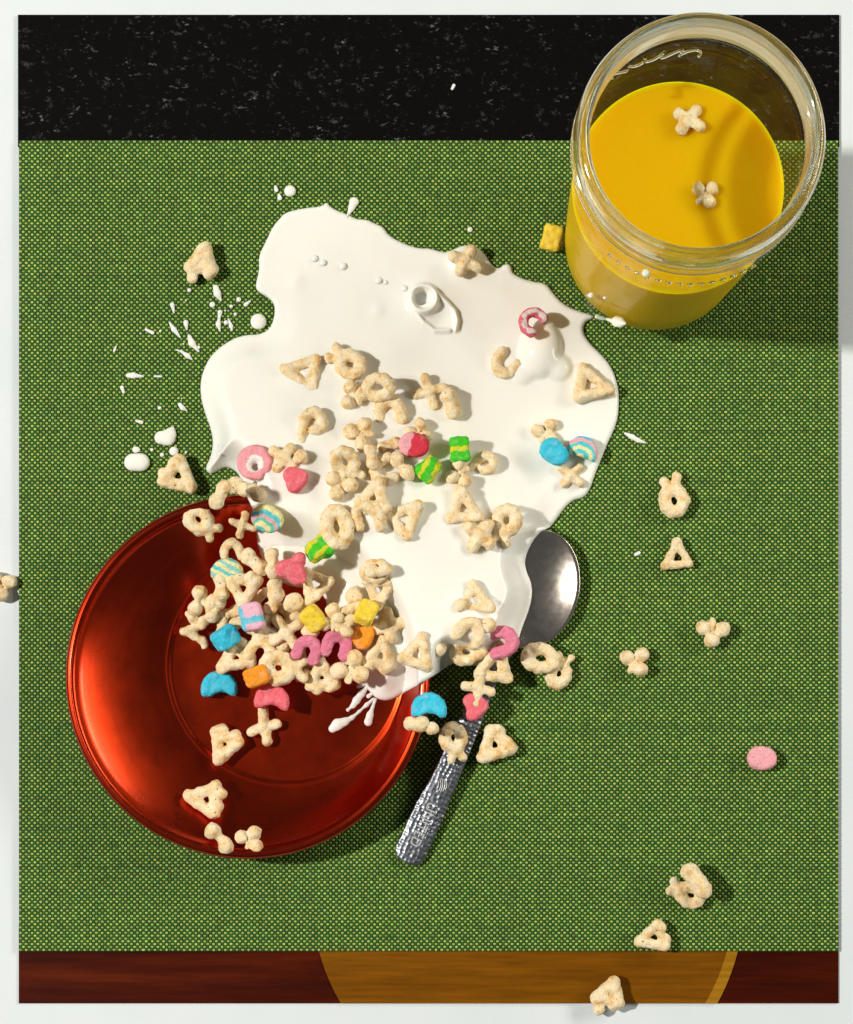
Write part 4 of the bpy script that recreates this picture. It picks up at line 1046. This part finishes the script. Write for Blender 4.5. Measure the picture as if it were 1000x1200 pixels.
# ------------------------------------------------------------------ jar of juice
jroot = empty('glass_jar', (JC[0], JC[1], 0)); tag(jroot, 'thick rimmed clear glass jar with orange juice on the mat', 'jar')
WT = 0.0030
outer = [(0.0001, 0.0012)] + [(0.030, 0.0006), (0.0325, 0.0003)] + [(r, z + 0.0004) for z, r in JPROF] + [(0.0406, 0.1375), (0.0394, 0.1400), (0.0386, 0.1430), (0.0384, 0.1545)]
inner = [(0.0352, 0.1545), (0.0354, 0.1430), (0.0366, 0.1380), (0.0378, 0.1330)] + [(jar_r(z) - WT, z) for z in (0.127, 0.09, 0.06, 0.03, 0.012)] + [(0.0320, 0.0065), (0.029, 0.0050), (0.0001, 0.0052)]
link('jar_wall', lathe('jar_wall', outer + inner, 128), M['wall'], jroot)
# thick rim: rolled lip, flat bead and neck ring
rp = [(0.0353, 0.1552), (0.0382, 0.1552), (0.0392, 0.1570), (0.0405, 0.1590), (0.0405, 0.1615), (0.0404, 0.1650), (0.0397, 0.1680), (0.0390, 0.1696), (0.0376, 0.1700), (0.0364, 0.1693),
      (0.0357, 0.1678), (0.0355, 0.1640), (0.0356, 0.1600), (0.0353, 0.1552)]
link('rim', lathe('rim', rp, 160), M['rim'], jroot)
tp = [(0.0384 + 0.0024 * max(0, math.cos(a)) ** .8 - (0.0005 if math.cos(a) <= 0 else 0), 0.1485 + 0.0020 * math.sin(a)) for a in np.linspace(-math.pi / 2, math.pi / 2, 9)]
tp = tp + [(0.0386, 0.1505), (0.0386, 0.1465)]
link('screw_thread', lathe('screw_thread', [(r + 0.00005, z) for r, z in tp], 128), M['rim'], jroot)
# raised script and a ring of dots moulded into the shoulder
def jar_tube(name, pts, rad, parent):
    V = []; F = []; m = 6
    for i, p in enumerate(pts):
        p = np.array(p); q = np.array(pts[min(i + 1, len(pts) - 1)]) - np.array(pts[max(i - 1, 0)]); q = q / (np.linalg.norm(q) + 1e-9)
        u = np.cross(q, (0.3, 0.2, 0.93)); u /= np.linalg.norm(u) + 1e-9; w = np.cross(q, u)
        for k in range(m):
            a = 2 * math.pi * k / m; V.append(p + rad * (math.cos(a) * u + math.sin(a) * w))
    for i in range(len(pts) - 1):
        for k in range(m):
            l = (k + 1) % m; F.append((i * m + k, i * m + l, (i + 1) * m + l, (i + 1) * m + k))
    return link(name, mesh_np(name, V, F), M['glass'], parent)
def on_jar(a_deg, z, dr=0.0):
    a = math.radians(a_deg); r = jar_r(z) + dr
    return (r * math.cos(a), r * math.sin(a), z)
for k in range(5):
    a0 = 128 - k * 9
    pts = [on_jar(a0 - 9 * u + 2.2 * math.sin(u * 6.28 * 1.0), 0.121 + 0.0034 * math.sin(u * 6.28 + k), 0.0001) for u in np.linspace(0, 1, 16)]
    jar_tube('raised_script', pts, 0.0005, jroot)
for k in range(15):
    a = 228 + k * 5.2
    pts = [on_jar(a, 0.1315, 0.0001), on_jar(a + 1.3, 0.1322, 0.0001), on_jar(a + 2.4, 0.1315, 0.0001)]
    jar_tube('moulded_dot', pts, 0.0006, jroot)
# juice: fills the jar, touching the glass, with a meniscus
jr = lambda z: jar_r(z) - WT + 0.0004
jp = [(0.0001, 0.0058), (0.0292, 0.0056), (0.0322, 0.0075)] + [(jr(z), z) for z in (0.012, 0.03, 0.06, 0.08, JUICE_Z - 0.001)] + [(jr(JUICE_Z), JUICE_Z + 0.0008), (jr(JUICE_Z) - 0.0006, JUICE_Z + 0.0004), (jr(JUICE_Z) - 0.0018, JUICE_Z), (0.02, JUICE_Z), (0.0001, JUICE_Z)]
jo = link('orange_juice', lathe('orange_juice', jp, 128), M['juice'])
jo.location = (JC[0], JC[1], 0); tag(jo, 'yellow orange juice filling the glass jar below its shoulder', 'juice')
